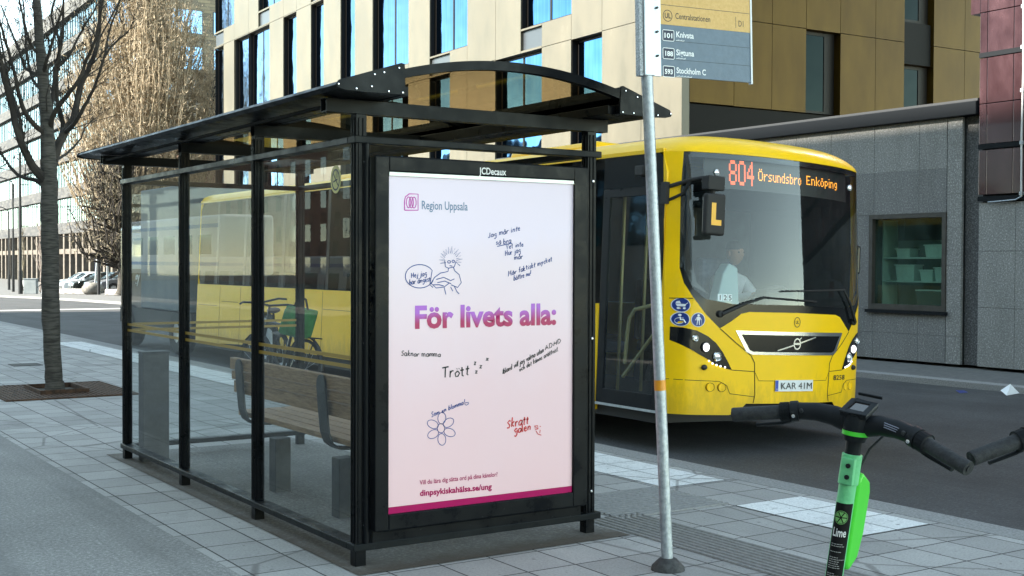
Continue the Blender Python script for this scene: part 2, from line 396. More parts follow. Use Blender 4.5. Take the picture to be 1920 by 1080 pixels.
def rail(x0,x1,y0,y1,z0,z1,name='rail',mt=None): return MB().box(x0,x1,y0,y1,z0,z1).build(name, mt or M_blk2, sh, bevel=.004)
# bottom rails, just proud of the posts
rail(-.014,.072,.075,SL+.012,ZR0,ZR1,'bottom_rail'); rail(-.014,SW+.035,-.014,.074,ZR0,ZR1,'bottom_rail'); rail(.073,SW+.01,SL-.06,SL+.012,ZR0,ZR1,'bottom_rail')
# middle rails
rail(-.012,.066,.068,SL+.01,ZM0,ZM1,'middle_rail'); rail(-.012,SW+.03,-.012,.067,ZM0,ZM1,'middle_rail'); rail(.067,SW+.01,SL-.062,SL+.01,ZM0,ZM1,'middle_rail'); rail(SW-.062,SW+.012,.068,SL-.063,ZM0,ZM1,'middle_rail')
# roof cross tubes (hollow square ends)
for y0 in (.0, 1.333, 2.655, 4.0):
    mb = MB(); x0, x1, y1 = (-.16, 1.57, y0 + .065) if y0 in (0, 4.0) else (.0, 1.49, y0 + .065); t = .004
    mb.box(x0,x1,y0,y1,ZT1-t,ZT1); mb.box(x0,x1,y0,y1,ZT0,ZT0+t); mb.box(x0,x1,y0,y0+t,ZT0+t,ZT1-t); mb.box(x0,x1,y1-t,y1,ZT0+t,ZT1-t)
    mb.build('cross_tube', M_blk2, sh)
MB().box(-.146,-.124,.068,3.997,2.280,2.297).build('long_rail', M_rubber, sh, bevel=.003)
# roof: two long edge beams, arches, smoked panels, riveted end plates
XC = .775; Y0, Y1 = -.29, 4.45
def prof(side):      # edge beam outline (x, z), left side; mirrored for the road side
    p = [(-.235,2.350),(-.222,2.366),(.117,2.470),(.117,2.418),(.02,2.385),(.117,2.380),(.117,2.330),(-.10,2.329),(-.205,2.336)]
    return p if side < 0 else [(2*XC - x, z) for x, z in p]
for s in (-1, 1):
    pr = prof(s)
    MB().prism([(x, Y0+.012, z) for x, z in pr], (0, Y1-Y0-.024, 0)).build('edge_beam', M_blk, sh)
    for ye, nm in ((Y0, 1), (Y1-.010, 0)):
        pl = [(-.245,2.348),(-.228,2.371),(.10,2.478),(.118,2.474),(.122,2.325),(-.10,2.322),(-.20,2.326),(-.236,2.334)]
        if s > 0: pl = [(2*XC-x, z) for x, z in pl]
        mp = MB().prism([(x, ye, z) for x, z in pl], (0, .010, 0)).build('end_plate', M_blk2, sh, bevel=.002)
        if nm:
            mb = MB()
            for x, z in ((-.232,2.350),(-.14,2.336),(-.06,2.352),(-.045,2.410),(.005,2.424),(.085,2.452),(.03,2.336),(.105,2.336)):
                if s > 0: x = 2*XC - x
                mb.lathe([(.0055,0),(.0055,-.003),(.003,-.005)], (x, ye, z), 8, 'y')
            build_each(mb, 'rivet', M_screw, mp, smooth=True)
def arch(x, z0=2.452, h=.088, a=.658):
    t = (x - XC) / a; return z0 + h * (1 - t*t)
def arch_beam(y0, y1, th, dz, name, x0=.12, x1=1.43):
    n = 28; mb = MB(); vs = []
    for i in range(n+1):
        x = x0 + (x1-x0)*i/n; z = arch(x) + dz
        vs += [(x,y0,z-th),(x,y1,z-th),(x,y1,z),(x,y0,z)]
    fs = []
    for i in range(n):
        a, b = 4*i, 4*i+4
        fs += [(a+k, a+(k+1)%4, b+(k+1)%4, b+k) for k in range(4)]
    fs += [(0,3,2,1),(4*n,4*n+1,4*n+2,4*n+3)]
    return mb.add(vs, fs).build(name, M_blk, sh)
arch_beam(Y0+.004, Y0+.045, .045, 0, 'roof_arch')
arch_beam(Y1-.045, Y1-.004, .045, 0, 'roof_arch')
for y in (1.34, 2.66): arch_beam(y, y+.05, .05, -.010, 'roof_arch')
for a, b in ((Y0+.046, 1.339), (1.391, 2.659), (2.711, Y1-.046)):
    n = 20; mb = MB(); vs = []
    for i in range(n+1):
        x = .105 + 1.34*i/n; z = arch(x) - .012
        vs += [(x,a,z),(x,b,z),(x,b,z-.006),(x,a,z-.006)]
    fs = []
    for i in range(n):
        p, q = 4*i, 4*i+4
        fs += [(p+k, p+(k+1)%4, q+(k+1)%4, q+k) for k in range(4)]
    mb.add(vs, fs + [(0,3,2,1),(4*n,4*n+1,4*n+2,4*n+3)]).build('roof_panel', M_smoke, sh, smooth=True)
# inner longitudinal beams resting on the cross tubes
for x0, x1 in ((.118,.165), (1.385,1.432)): MB().box(x0,x1,Y0+.05,Y1-.05,2.327,2.375).build('inner_beam', M_blk, sh, bevel=.003)
MB().box(1.10,1.38,.07,3.99,2.262,2.322).build('lighting_duct', M_blk, sh, bevel=.004)
# glass panes
for i in range(3):
    MB().box(.026,.034,py[i]+.062,py[i+1]-.002,ZR1+.002,ZM0-.002).build('glass_pane', M_glass, sh)
MB().box(.062,SW-.062,4.024,4.032,ZR1+.002,ZM0-.002).build('glass_pane', M_glass, sh)
# yellow warning stripes
for i in range(3):
    mb = MB()
    for z in (.985, 1.030): mb.box(.0225,.0255,py[i]+.062,py[i+1]-.002,z,z+.019)
    mb.build('warning_stripe', M_yel_tape, sh)
mb = MB()
for z in (.985,1.030): mb.box(.062,SW-.062,4.019,4.0225,z,z+.019)
mb.build('warning_stripe', M_yel_tape, sh)
# no smoking disc
M_nsy = principled('sticker_yellow', (.52,.48,.16), .5); M_nsb = principled('sticker_black', (.02,.02,.02), .5)
c = Vector((.0235,.28,1.948)); ny = MB()
ny.prism([(c.x, c.y+.062*math.cos(t), c.z+.072*math.sin(t)) for t in [2*math.pi*k/28 for k in range(28)]], (-.0012,0,0))
ns = ny.build('no_smoking_sticker', M_nsy, sh)
mb = MB(); X = .0220
def ns2(a, b): return (X, c.y - a, c.z + b)
ribbon(mb, [ns2(*p) for p in ring_pts(0,-.002,.044,.052)], .009, (-1,0,0))
ribbon(mb, [ns2(-.03,.034), ns2(.032,-.036)], .008, (-1,0,0)); ribbon(mb, [ns2(-.028,-.012), ns2(.022,.0)], .008, (-1,0,0))
for k in range(3): ribbon(mb, [ns2(.008+k*.01,.008), ns2(.0+k*.01,.02), ns2(.012+k*.008,.03), ns2(.004+k*.008,.042)], .0035, (-1,0,0))
mb.build('no_smoking_symbol', M_nsb, ns)
# screws on the near posts
mb = MB()
for x, zs in ((.046,(2.02,1.12,.21)), (1.462,(1.98,1.10,.24))):
    for z in zs: mb.lathe([(.008,0),(.008,-.003),(.004,-.006)], (x, -.0065 if x<1 else -.0065, z), 10, 'y')
build_each(mb, 'screw', M_screw, sh, smooth=True)

# ---------------- advertising case
YP = -.06
mb = MB(); X0,X1,Z0,Z1 = .078,1.392,.178,2.050; a0,a1,b0,b1 = .156,1.298,.258,1.975
mb.box(X0,a0,YP,.055,Z0,Z1); mb.box(a1,X1,YP,.055,Z0,Z1); mb.box(a0,a1,YP,.055,Z0,b0); mb.box(a0,a1,YP,.055,b1,Z1); mb.box(a0,a1,.02,.05,b0,b1)
ad = mb.build('advert_panel', M_blk, sh, bevel=.006)
MB().box(X0+.01,X1-.01,-.014,.05,.117,.177).build('panel_foot', M_blk, ad)
mb = MB(); mb.box(a0+.002,a1-.002,-.055,-.03,1.955,1.973); mb.build('light_bar', principled('grey_alu', (.5,.52,.52), .4, .6), ad)
# poster: printed sheet lit from behind
M_post = bpy.data.materials.new('poster_print'); M_post.use_nodes = True; nt, b = nodes(M_post)
v = coords(nt, kind='Generated'); sx = N(nt, 'ShaderNodeSeparateXYZ'); nt.links.new(v, sx.inputs[0])
f = noise(nt, coords(nt, (1,1,1), kind='Generated'), 3.0, 4, .6)
ma = N(nt, 'ShaderNodeMath'); ma.operation = 'MULTIPLY_ADD'; ma.inputs[1].default_value = .28; nt.links.new(f, ma.inputs[0]); nt.links.new(sx.outputs[2], ma.inputs[2])
cr = ramp(nt, ma.outputs[0], [(.12, (.80,.53,.56)), (.45, (.81,.57,.61)), (.85, (.83,.68,.75)), (1.0, (.83,.71,.83))])
nt.links.new(cr, b.inputs['Base Color']); nt.links.new(cr, b.inputs['Emission Color'])
b.inputs['Emission Strength'].default_value = .0; b.inputs['Roughness'].default_value = .35; b.inputs['Specular IOR Level'].default_value = .12
MB().box(a0,a1,-.045,-.028,b0+.034,1.954).build('poster', M_post, ad)
M_crim = principled('crimson_print', (.31,.008,.085), .35, 0, emis=.02, emc=(.31,.008,.085), spec=.1)
MB().box(a0,a1,-.0455,-.028,b0,b0+.033).build('poster_band', M_crim, ad)
YT = -.0462
def pp(u, v): return onplane(u, v, (0, YT, 0), (0,1,0))
def pz(u, v): q = pp(u, v); return q.x, q.z
M_white_ink = principled('white_letters', (.8,.8,.8), .5)
o = pp(899, 328); o.y = YP - .0012
flat_text('JCDecaux', .050, M_white_ink, 'lettering', ad, (.683, YP-.0012, 1.984), (1,0,0), (0,0,1), bold=.018, width=.168)
M_mag = principled('magenta_ink', (.42,.03,.33), .4, 0, emis=.02, emc=(.42,.03,.33)); M_blueink = principled('blue_ink', (.012,.05,.25), .5); M_greyblue = principled('greyblue_ink', (.11,.20,.33), .5, 0, emis=.0, emc=(.11,.20,.33))
M_blackink = principled('black_ink', (.012,.012,.014), .5); M_redink = principled('red_ink', (.55,.008,.012), .5)
x, z = pz(790, 392); x2, _ = pz(876, 390)
flat_text('Region Uppsala', .062, M_greyblue, 'lettering', ad, (x, YT, z), (1,0,0), (0,0,1), width=x2-x, bold=.006)
mb = MB()
def poly2(pts, w): ribbon(mb, [(a, YT, c) for a, c in pts], w, (0,1,0))
lx0, lz0 = pz(758.5, 394); lx1, lz1 = pz(784, 364); w = lx1-lx0; h = lz1-lz0
poly2([(lx0,lz0),(lx1,lz0+h*.02),(lx1,lz1),(lx0+w*.35,lz1),(lx0+w*.06,lz1-h*.2),(lx0,lz1-h*.45),(lx0,lz0)], .0058)
cx, cz = (lx0+lx1)/2, (lz0+lz1)/2
for dx in (-.2, 0, .2): poly2([(a, b_) for a, b_ in ring_pts(cx+dx*w, cz-.02*h, w*.16, h*.33)], .005)
mb.build('region_emblem', M_mag, ad)
# headline: printed violet running into crimson
M_head = bpy.data.materials.new('headline_print'); M_head.use_nodes = True; nt, b = nodes(M_head)
HZ = pz(776, 615)[1]
v = coords(nt, (1,1,1/.12), (0,0,-HZ/.12)); sx = N(nt, 'ShaderNodeSeparateXYZ'); nt.links.new(v, sx.inputs[0])
f = noise(nt, coords(nt, (5,1,3)), 1.6, 2)
ma = N(nt, 'ShaderNodeMath'); ma.operation = 'MULTIPLY_ADD'; ma.inputs[1].default_value = 1.1; nt.links.new(f, ma.inputs[0]); nt.links.new(sx.outputs[2], ma.inputs[2])
m3 = N(nt, 'ShaderNodeMath'); m3.operation = 'SUBTRACT'; m3.inputs[1].default_value = .72; nt.links.new(ma.outputs[0], m3.inputs[0]); ma = m3
cr = ramp(nt, ma.outputs[0], [(.0, (.32,.008,.08)), (.5, (.33,.10,.48))])
nt.links.new(cr, b.inputs['Base Color']); nt.links.new(cr, b.inputs['Emission Color']); b.inputs['Emission Strength'].default_value = .02
x, z = pz(776, 615); x2, _ = pz(1041, 610)
flat_text('För livets alla:', .158, M_head, 'lettering', ad, (x, YT, z), (1,0,0), (0,0,1), bold=.035, width=x2-x)
x, z = pz(787, 909); x2, z2 = pz(933, 893)
flat_text('Vill du lära dig sätta ord på dina känslor?', .033, M_crim, 'lettering', ad, (x, YT, z), (x2-x,0,(z2-z)), (0,0,1), width=x2-x, bold=.012)
x, z = pz(787, 930); x2, z2 = pz(922, 917)
flat_text('dinpsykiskahälsa.se/ung', .042, M_crim, 'lettering', ad, (x, YT, z), (x2-x,0,(z2-z)), (0,0,1), width=x2-x, bold=.03)
# hand lettering: one pen stroke per line
G = {'a':(.8,[[(.7,.9),(.3,1),(.05,.6),(.1,.1),(.4,0),(.7,.5),(.7,.95),(.7,.1),(.8,0)]]),'b':(.75,[[(.1,1.8),(.08,0)],[(.08,.6),(.4,1),(.7,.6),(.5,.05),(.1,.05)]]),'c':(.65,[[(.6,.9),(.3,1),(.05,.5),(.25,0),(.6,.1)]]),'d':(.8,[[(.65,.7),(.35,1),(.05,.5),(.3,0),(.65,.4)],[(.7,1.8),(.66,0)]]),
'e':(.7,[[(.08,.5),(.6,.6),(.45,1),(.1,.8),(.1,.2),(.35,0),(.65,.15)]]),'f':(.55,[[(.55,1.7),(.3,1.8),(.22,1),(.22,0)],[(.02,1),(.5,1.02)]]),'g':(.75,[[(.65,.95),(.3,1),(.06,.6),(.3,.2),(.65,.6),(.66,-.4),(.4,-.8),(.1,-.55)]]),'h':(.75,[[(.1,1.8),(.1,0)],[(.1,.6),(.4,1),(.6,.8),(.62,0)]]),
'i':(.35,[[(.15,1),(.15,0)],[(.13,1.35),(.2,1.42)]]),'j':(.4,[[(.25,1),(.25,-.5),(.0,-.7)],[(.22,1.35),(.3,1.42)]]),'k':(.7,[[(.1,1.8),(.1,0)],[(.55,1),(.12,.5),(.6,0)]]),'l':(.3,[[(.12,1.8),(.12,.1),(.25,0)]]),'m':(1.1,[[(.08,1),(.08,0)],[(.08,.7),(.3,1),(.48,.8),(.48,0)],[(.48,.7),(.75,1),(.95,.8),(.95,0)]]),
'n':(.75,[[(.08,1),(.08,0)],[(.08,.65),(.35,1),(.58,.8),(.6,0)]]),'o':(.75,[[(.35,1),(.05,.6),(.2,.02),(.5,.05),(.68,.55),(.35,1)]]),'p':(.75,[[(.1,1),(.1,-.8)],[(.1,.7),(.4,1),(.68,.6),(.4,.05),(.1,.2)]]),'r':(.6,[[(.1,1),(.1,0)],[(.1,.6),(.3,.95),(.55,.95)]]),'s':(.6,[[(.55,.9),(.25,1),(.1,.75),(.5,.35),(.4,.02),(.05,.1)]]),
't':(.55,[[(.25,1.6),(.25,.1),(.45,0)],[(.0,1.05),(.5,1.1)]]),'u':(.75,[[(.08,1),(.1,.1),(.4,0),(.62,.3)],[(.64,1),(.66,0)]]),'v':(.65,[[(.05,1),(.3,0),(.6,1)]]),'y':(.7,[[(.08,1),(.3,.2)],[(.62,1),(.3,.0),(.1,-.7)]]),'z':(.65,[[(.05,1),(.6,1),(.05,0),(.62,0)]]),
'A':(.9,[[(.05,0),(.4,1.7),(.8,0)],[(.15,.6),(.65,.65)]]),'D':(.9,[[(.1,1.7),(.1,0),(.5,.1),(.8,.8),(.5,1.6),(.1,1.7)]]),'H':(.95,[[(.1,1.7),(.1,0)],[(.75,1.7),(.75,0)],[(.1,.85),(.75,.9)]]),'I':(.4,[[(.2,1.7),(.2,0)]]),'J':(.7,[[(.5,1.7),(.5,.2),(.25,0),(.02,.3)]]),'M':(1.1,[[(.05,0),(.15,1.7),(.5,.6),(.85,1.7),(.95,0)]]),
'S':(.8,[[(.7,1.5),(.4,1.7),(.1,1.3),(.6,.6),(.5,.05),(.05,.1)]]),'T':(.9,[[(.0,1.65),(.9,1.75)],[(.45,1.7),(.42,0)]]),'V':(.8,[[(.05,1.6),(.35,0),(.75,1.7)]]),'!':(.35,[[(.15,1.8),(.15,.5)],[(.13,.1),(.17,.0)]]),'.':(.3,[[(.1,.08),(.17,0)]]),' ':(.5,[])}
def glyph(ch):
    if ch in G: return G[ch]
    base = {'å':'a','ä':'a','ö':'o'}[ch]; w, st = G[base]
    ex = [[(.2,1.35),(.26,1.42)],[(.5,1.35),(.56,1.42)]] if ch != 'å' else [[(.3,1.3),(.45,1.25),(.5,1.42),(.36,1.5),(.3,1.3)]]
    return w, st + ex
rnd = random.Random(3)
def hand(lines, mat, width=.0035):
    """lines: (text, u0, v0, u1, v1, x-height px)"""
    for txt, u0, v0, u1, v1, xh in lines:
        mb = MB()
        tot = sum(glyph(c)[0] + .12 for c in txt); ax, az = pz(u0, v0); bx, bz = pz(u1, v1)
        hx = pz(u0, v0 - xh)[1] - az; X = 0
        for c in txt:
            w, sts = glyph(c); j = rnd.uniform(-.1,.1); sl = rnd.uniform(-.05,.12); sc = rnd.uniform(.9,1.12)
            for st in sts:
                ribbon(mb, [(ax + (bx-ax)*(X + px_ + sl*py_)/tot, YT, az + (bz-az)*(X+px_)/tot + hx*(py_*sc + j)) for px_, py_ in st], width, (0,1,0))
            X += w + .12
        mb.build('handwriting', mat, ad)
hand([('Jag mår inte',915,446,976,432,5.5),('så bra',930,459,959,456,5.5),('Vet inte',949,468,982,461,5.2),('Hur jag',947,480,977,473,5.2),('mår',964,487,981,485,5),('Mår faktiskt mycket',953,518,1036,489,5.2),('bättre nu!',963,526,996,516,5.2),('Hej jag',771,521,801,516,5.5),('har ångest',767,534,808,527,5.5),('Som en blomma!',809,782,872,757,5)], M_blueink, .0046)
hand([('Saknar mamma',752,667,827,669,5.5),('Ibland vill jag vakna utan',942,702,1020,660,5.6),('ADHD',1022,657,1053,642,5),('och det känns orättvist.',974,697,1048,657,5)], M_blackink, .0046)
hand([('Trött',829,709,881,703,11.5),('z',889,684,893,683,5),('z',899,691,904,690,5),('z',891,700,896,699,5),('z',911,676,917,675,4)], M_blackink, .0075)
hand([('Skratt',950,803,992,794,9),('galen',964,813,996,806,8)], M_redink, .0078)
def doodle(lines, mat, w):
    mb = MB()
    for L in lines: ribbon(mb, [(*((lambda q: (q[0], YT, q[1]))(pz(u, v))),) for u, v in L], w, (0,1,0))
    return mb.build('doodle', mat, ad)
sp = []
for k in range(15):
    a = 150 + 245*k/14; r0, r1 = 11, 19 + 4*rnd.random()
    sp += [(845 + r0*math.cos(R(a-6)), 486 + r0*math.sin(R(a-6))), (845 + r1*math.cos(R(a+4)), 484 + r1*math.sin(R(a+4)))]
doodle([ring_pts(787,518,27,22,24,20,330) + [(806,534),(812,539)]], M_blueink, .0046); doodle([[(932,462),(960,456)]], M_blueink, .0046)
doodle([sp,
   [(834,488),(835,500),(841,503),(852,500),(855,490)], ring_pts(842,491,3,2.4,8), ring_pts(850,490,2.6,2.2,8), [(843,498),(848,499)],
   [(841,503),(840,509),(826,512),(815,520),(808,531),(818,540),(833,538),(842,531)], [(850,501),(853,508),(861,515),(865,530),(858,539),(846,534)],
   [(818,524),(832,520),(845,526),(852,523)], [(820,530),(834,527),(846,532)], [(812,534),(824,534),(832,536)], [(833,539),(836,552)], [(852,537),(857,547),(861,551)], [(845,538),(849,546)]], M_blueink, .0046)
fl = [ring_pts(827,803,7,8.5)]
for a in (-85,-35,20,85,150,205):
    cx, cy = 827+17*math.cos(R(a)), 804+20*math.sin(R(a)); L = []
    for k in range(19):
        t = 2*math.pi*k/18; p, q = 11*math.cos(t), 7.5*math.sin(t)
        L.append((cx + p*math.cos(R(a)) - q*math.sin(R(a)), cy + p*math.sin(R(a)) + q*math.cos(R(a))))
    fl.append(L)
fl += [[(873,755),(871,757),(874,760),(879,757),(878,754),(875,755),(873,755)]]
doodle(fl, M_blueink, .0036)
doodle([[(1002,799),(1008,798),(1009,804),(1004,806),(1002,799),(1008,804)], [(1005,808),(1009,814),(1015,816)], [(1012,799),(1014,800)], [(1013,806),(1012,812)]], M_redink, .0045)

# ---------------- bench
M_wood = principled('bench_wood', (.3,.2,.12), .6); nt, b = nodes(M_wood)
f = noise(nt, coords(nt, (14,1.2,14)), 6, 6, .6); nt.links.new(ramp(nt, f, [(.3,(.17,.095,.045)),(.55,(.34,.21,.11)),(.75,(.45,.30,.17))]), b.inputs['Base Color'])
M_steel = noisy('grey_steel', (.022,.026,.030), (.05,.055,.06), 9, .55)
bn = thing('bench', 'slatted wooden bench with flat dark steel arms seen from behind through the shelter glass', 'bench', (.6, 2.1, 0))
for x, z, h, l in ((-.075,.785,.085,1.0), (-.062,.700,.062,1.0), (-.045,.615,.085,1.0)):
    MB().box(x-.02, x+.022, -l, l, z-h/2, z+h/2).build('back_slat', M_wood, bn, bevel=.004)
for x in (.02,.13,.24,.35): MB().box(x-.05, x+.05, -1.0, 1.0, .402, .44).build('seat_slat', M_wood, bn, bevel=.004)
for y in (-.62, .78):
    pts = [(-.11,y,.765),(-.10,y,.62),(-.085,y,.47),(-.06,y,.40),(-.01,y,.365),(.1,y,.355),(.38,y,.375)]
    mb = MB()
    for a, b_ in zip(pts, pts[1:]): mb.bar(a, b_, .125, .012, (1,0,.3))
    mb.lathe([(.062,-.006),(.062,.006)], (-.11,y,.765), 16, 'x'); mb.build('support_arm', M_steel, bn)
for y in (-.95, .02):
    MB().box(-.17,-.06,y-.055,y+.055,0,.36).build('pedestal', M_steel, bn, bevel=.006)
tag(MB().box(-.10,.10,-.06,.06,0,.82).box(-.105,.105,-.065,.065,.82,.835).build('grey_bin', M_steel, bevel=.005), 'flat grey steel bin standing in the far corner of the bus shelter', 'bin').location = (.17, 3.82, .004)
# ================================================================ STOP POLE
M_galv = noisy('galvanised', (.30,.33,.36), (.50,.53,.56), 40, .42, .75, bs=.1, rough2=.6)
M_alu = noisy('brushed_alu', (.50,.54,.58), (.60,.64,.68), 30, .38, .7, bs=.05, stretch=(1,1,.05))
ps = thing('bus_stop_pole', 'leaning galvanised bus stop pole carrying an orange and blue route sign', 'bus stop', (1.292,-.865,0))
PB = Vector((1.292,-.865,0)); PT = Vector((1.214,-.745,2.86)); ax = (PT - PB); 
def pa(z): return ax * (z / ax.z)
MB().tube([pa(.02), pa(2.47)], .0285, 20).build('pole', M_galv, ps, smooth=True)
MB().tube([pa(.917-.026), pa(.917+.026)], .0293, 20).build('reflective_band', principled('orange_band', (.72,.28,.01), .35), ps, smooth=True)
MB().lathe([(.085,0),(.08,.02),(.045,.055),(.036,.06)], (0,0,0), 20).build('base_collar', noisy('rubber', (.02,.02,.022), (.06,.06,.06), 30, .7), ps, smooth=True)
DR = Vector((.989,-.146,0)).normalized(); NR = Vector((.146,.989,0)).normalized(); UPS = (ax.normalized() - DR*ax.normalized().dot(DR)).normalized()
S0 = pa(2.455) + DR * .0
def sp_(a, z, o=0.0): return S0 + DR*a + UPS*(z) - NR*o     # sign plane: a to the right, z up, o towards the viewer
mb = MB(); mb.prism([sp_(-.030,-.005,.030), sp_(.030,-.005,.030), sp_(.030,-.005,-.030), sp_(-.030,-.005,-.030)], UPS*1.0); mb.build('sleeve', M_alu, ps, bevel=.006)
mb = MB(); mb.prism([sp_(-.052,-.005,.02), sp_(-.031,-.005,.02), sp_(-.031,-.005,-.02), sp_(-.052,-.005,-.02)], UPS*1.0)
mb.build('toothed_rail', noisy('toothed_metal', (.12,.13,.14), (.35,.37,.40), 120, .5, .7), ps)
for a, z in ((0.0,2.95),): pass
Wsg = .618
def panel(a0,a1,z0,z1,o0,o1,name,mt,par=ps):
    return MB().prism([sp_(a0,z0,o0), sp_(a1,z0,o0), sp_(a1,z0,o1), sp_(a0,z0,o1)], UPS*(z1-z0)).build(name, mt, par)
M_flange = M_alu
panel(.031,.075,0,.995,.012,-.004,'flange',M_flange)
M_sblue = noisy('sign_blue', (.10,.145,.20), (.115,.165,.225), 30, .45); M_sor = noisy('sign_orange', (.60,.36,.10), (.66,.41,.13), 60, .45); 
sg = panel(.0755,Wsg,0.004,.995,.009,-.004,'sign_board',M_sblue)
ZO = .262
panel(.0757,Wsg-.001,ZO,.49,.0105,.006,'stop_name_panel',M_sor,sg)
panel(Wsg,Wsg+.010,-.004,1.0,.013,-.008,'edge_strip',principled('white_edge', (.75,.77,.8), .4),sg)
mb = MB()
for z in (.09,.183,.36): ribbon(mb, [sp_(.079,z,.0112 if z>ZO else .0094), sp_(Wsg-.004,z,.0112 if z>ZO else .0094)], .0022, -NR)
ribbon(mb, [sp_(.528,ZO+.018,.0112), sp_(.528,ZO+.075,.0112)], .0022, -NR)
mb.build('divider', principled('sign_line', (.03,.04,.05), .6), sg)
M_swt = principled('sign_white', (.82,.84,.86), .5); M_sbk = principled('sign_black', (.02,.018,.015), .5); M_navy = principled('sign_navy', (.018,.026,.055), .5)
def stxt(s, a, z, size, mat, o, bold=0, width=None, align='LEFT'): return flat_text(s, size, mat, 'lettering', sg, sp_(a, z, o), DR, UPS, bold=bold, width=width, align=align)
for i, (num, dest, sub, sw) in enumerate((('101','Knivsta','Nairanda',.048),('188','Sigtuna','Tomtunda',.055),('593','Stockholm C','Nörsta - Arlanda',.09))):
    zt = .247 - i*.0905
    mb = MB(); z0, z1 = zt-.066, zt-.012; rr = []
    for cx, cz, a0 in ((.148,z0+.006,-90),(.148,z1-.006,0),(.094,z1-.006,90),(.094,z0+.006,180)):
        rr += [sp_(cx + .006*math.cos(R(a0+k*30)), cz + .006*math.sin(R(a0+k*30)), .0098) for k in range(4)]
    mb.poly(rr); nb = mb.build('route_badge', M_navy, sg)
    mb = MB(); rr2 = [p - NR*.0006 for p in rr]; ribbon(mb, rr2 + rr2[:2], .0032, -NR); mb.build('badge_border', M_swt, nb)
    flat_text(num, .034, M_swt, 'badge_number', nb, sp_(.121, zt-.051, .0107), DR, UPS, bold=.03, align='CENTER', width=.046)
    stxt(dest, .166, zt-.043, .041, M_swt, .0098, .02, (.104,.106,.175)[i])
    mb = MB()
    for k in range(int(sw/.006)): 
        ribbon(mb, [sp_(.167+k*.0062, zt-.062, .0098), sp_(.171+k*.0062, zt-.0585+.002*((k*7)%3), .0098)], .0028, -NR)
    mb.build('fine_print', M_swt, sg)
mb = MB(); ribbon(mb, [sp_(.118+.026*math.cos(t), ZO+.045+.028*math.sin(t), .0112) for t in [2*math.pi*k/28 for k in range(29)]], .0032, -NR); mb.build('emblem_ring', M_sbk, sg)
stxt('UL', .118, ZO+.033, .036, M_sbk, .0112, .02, .036, 'CENTER')
stxt('Centralstationen', .162, ZO+.034, .042, M_sbk, .0112, .004, .208)
stxt('D1', .543, ZO+.027, .044, M_sbk, .0112, .0, .030)
mb = MB()
for z in (.10,.22,.34):
    c = sp_(.052, z, .012); mb.tube([c, c - NR*.012], .006, 8)
build_each(mb, 'screw', M_sbk, ps)

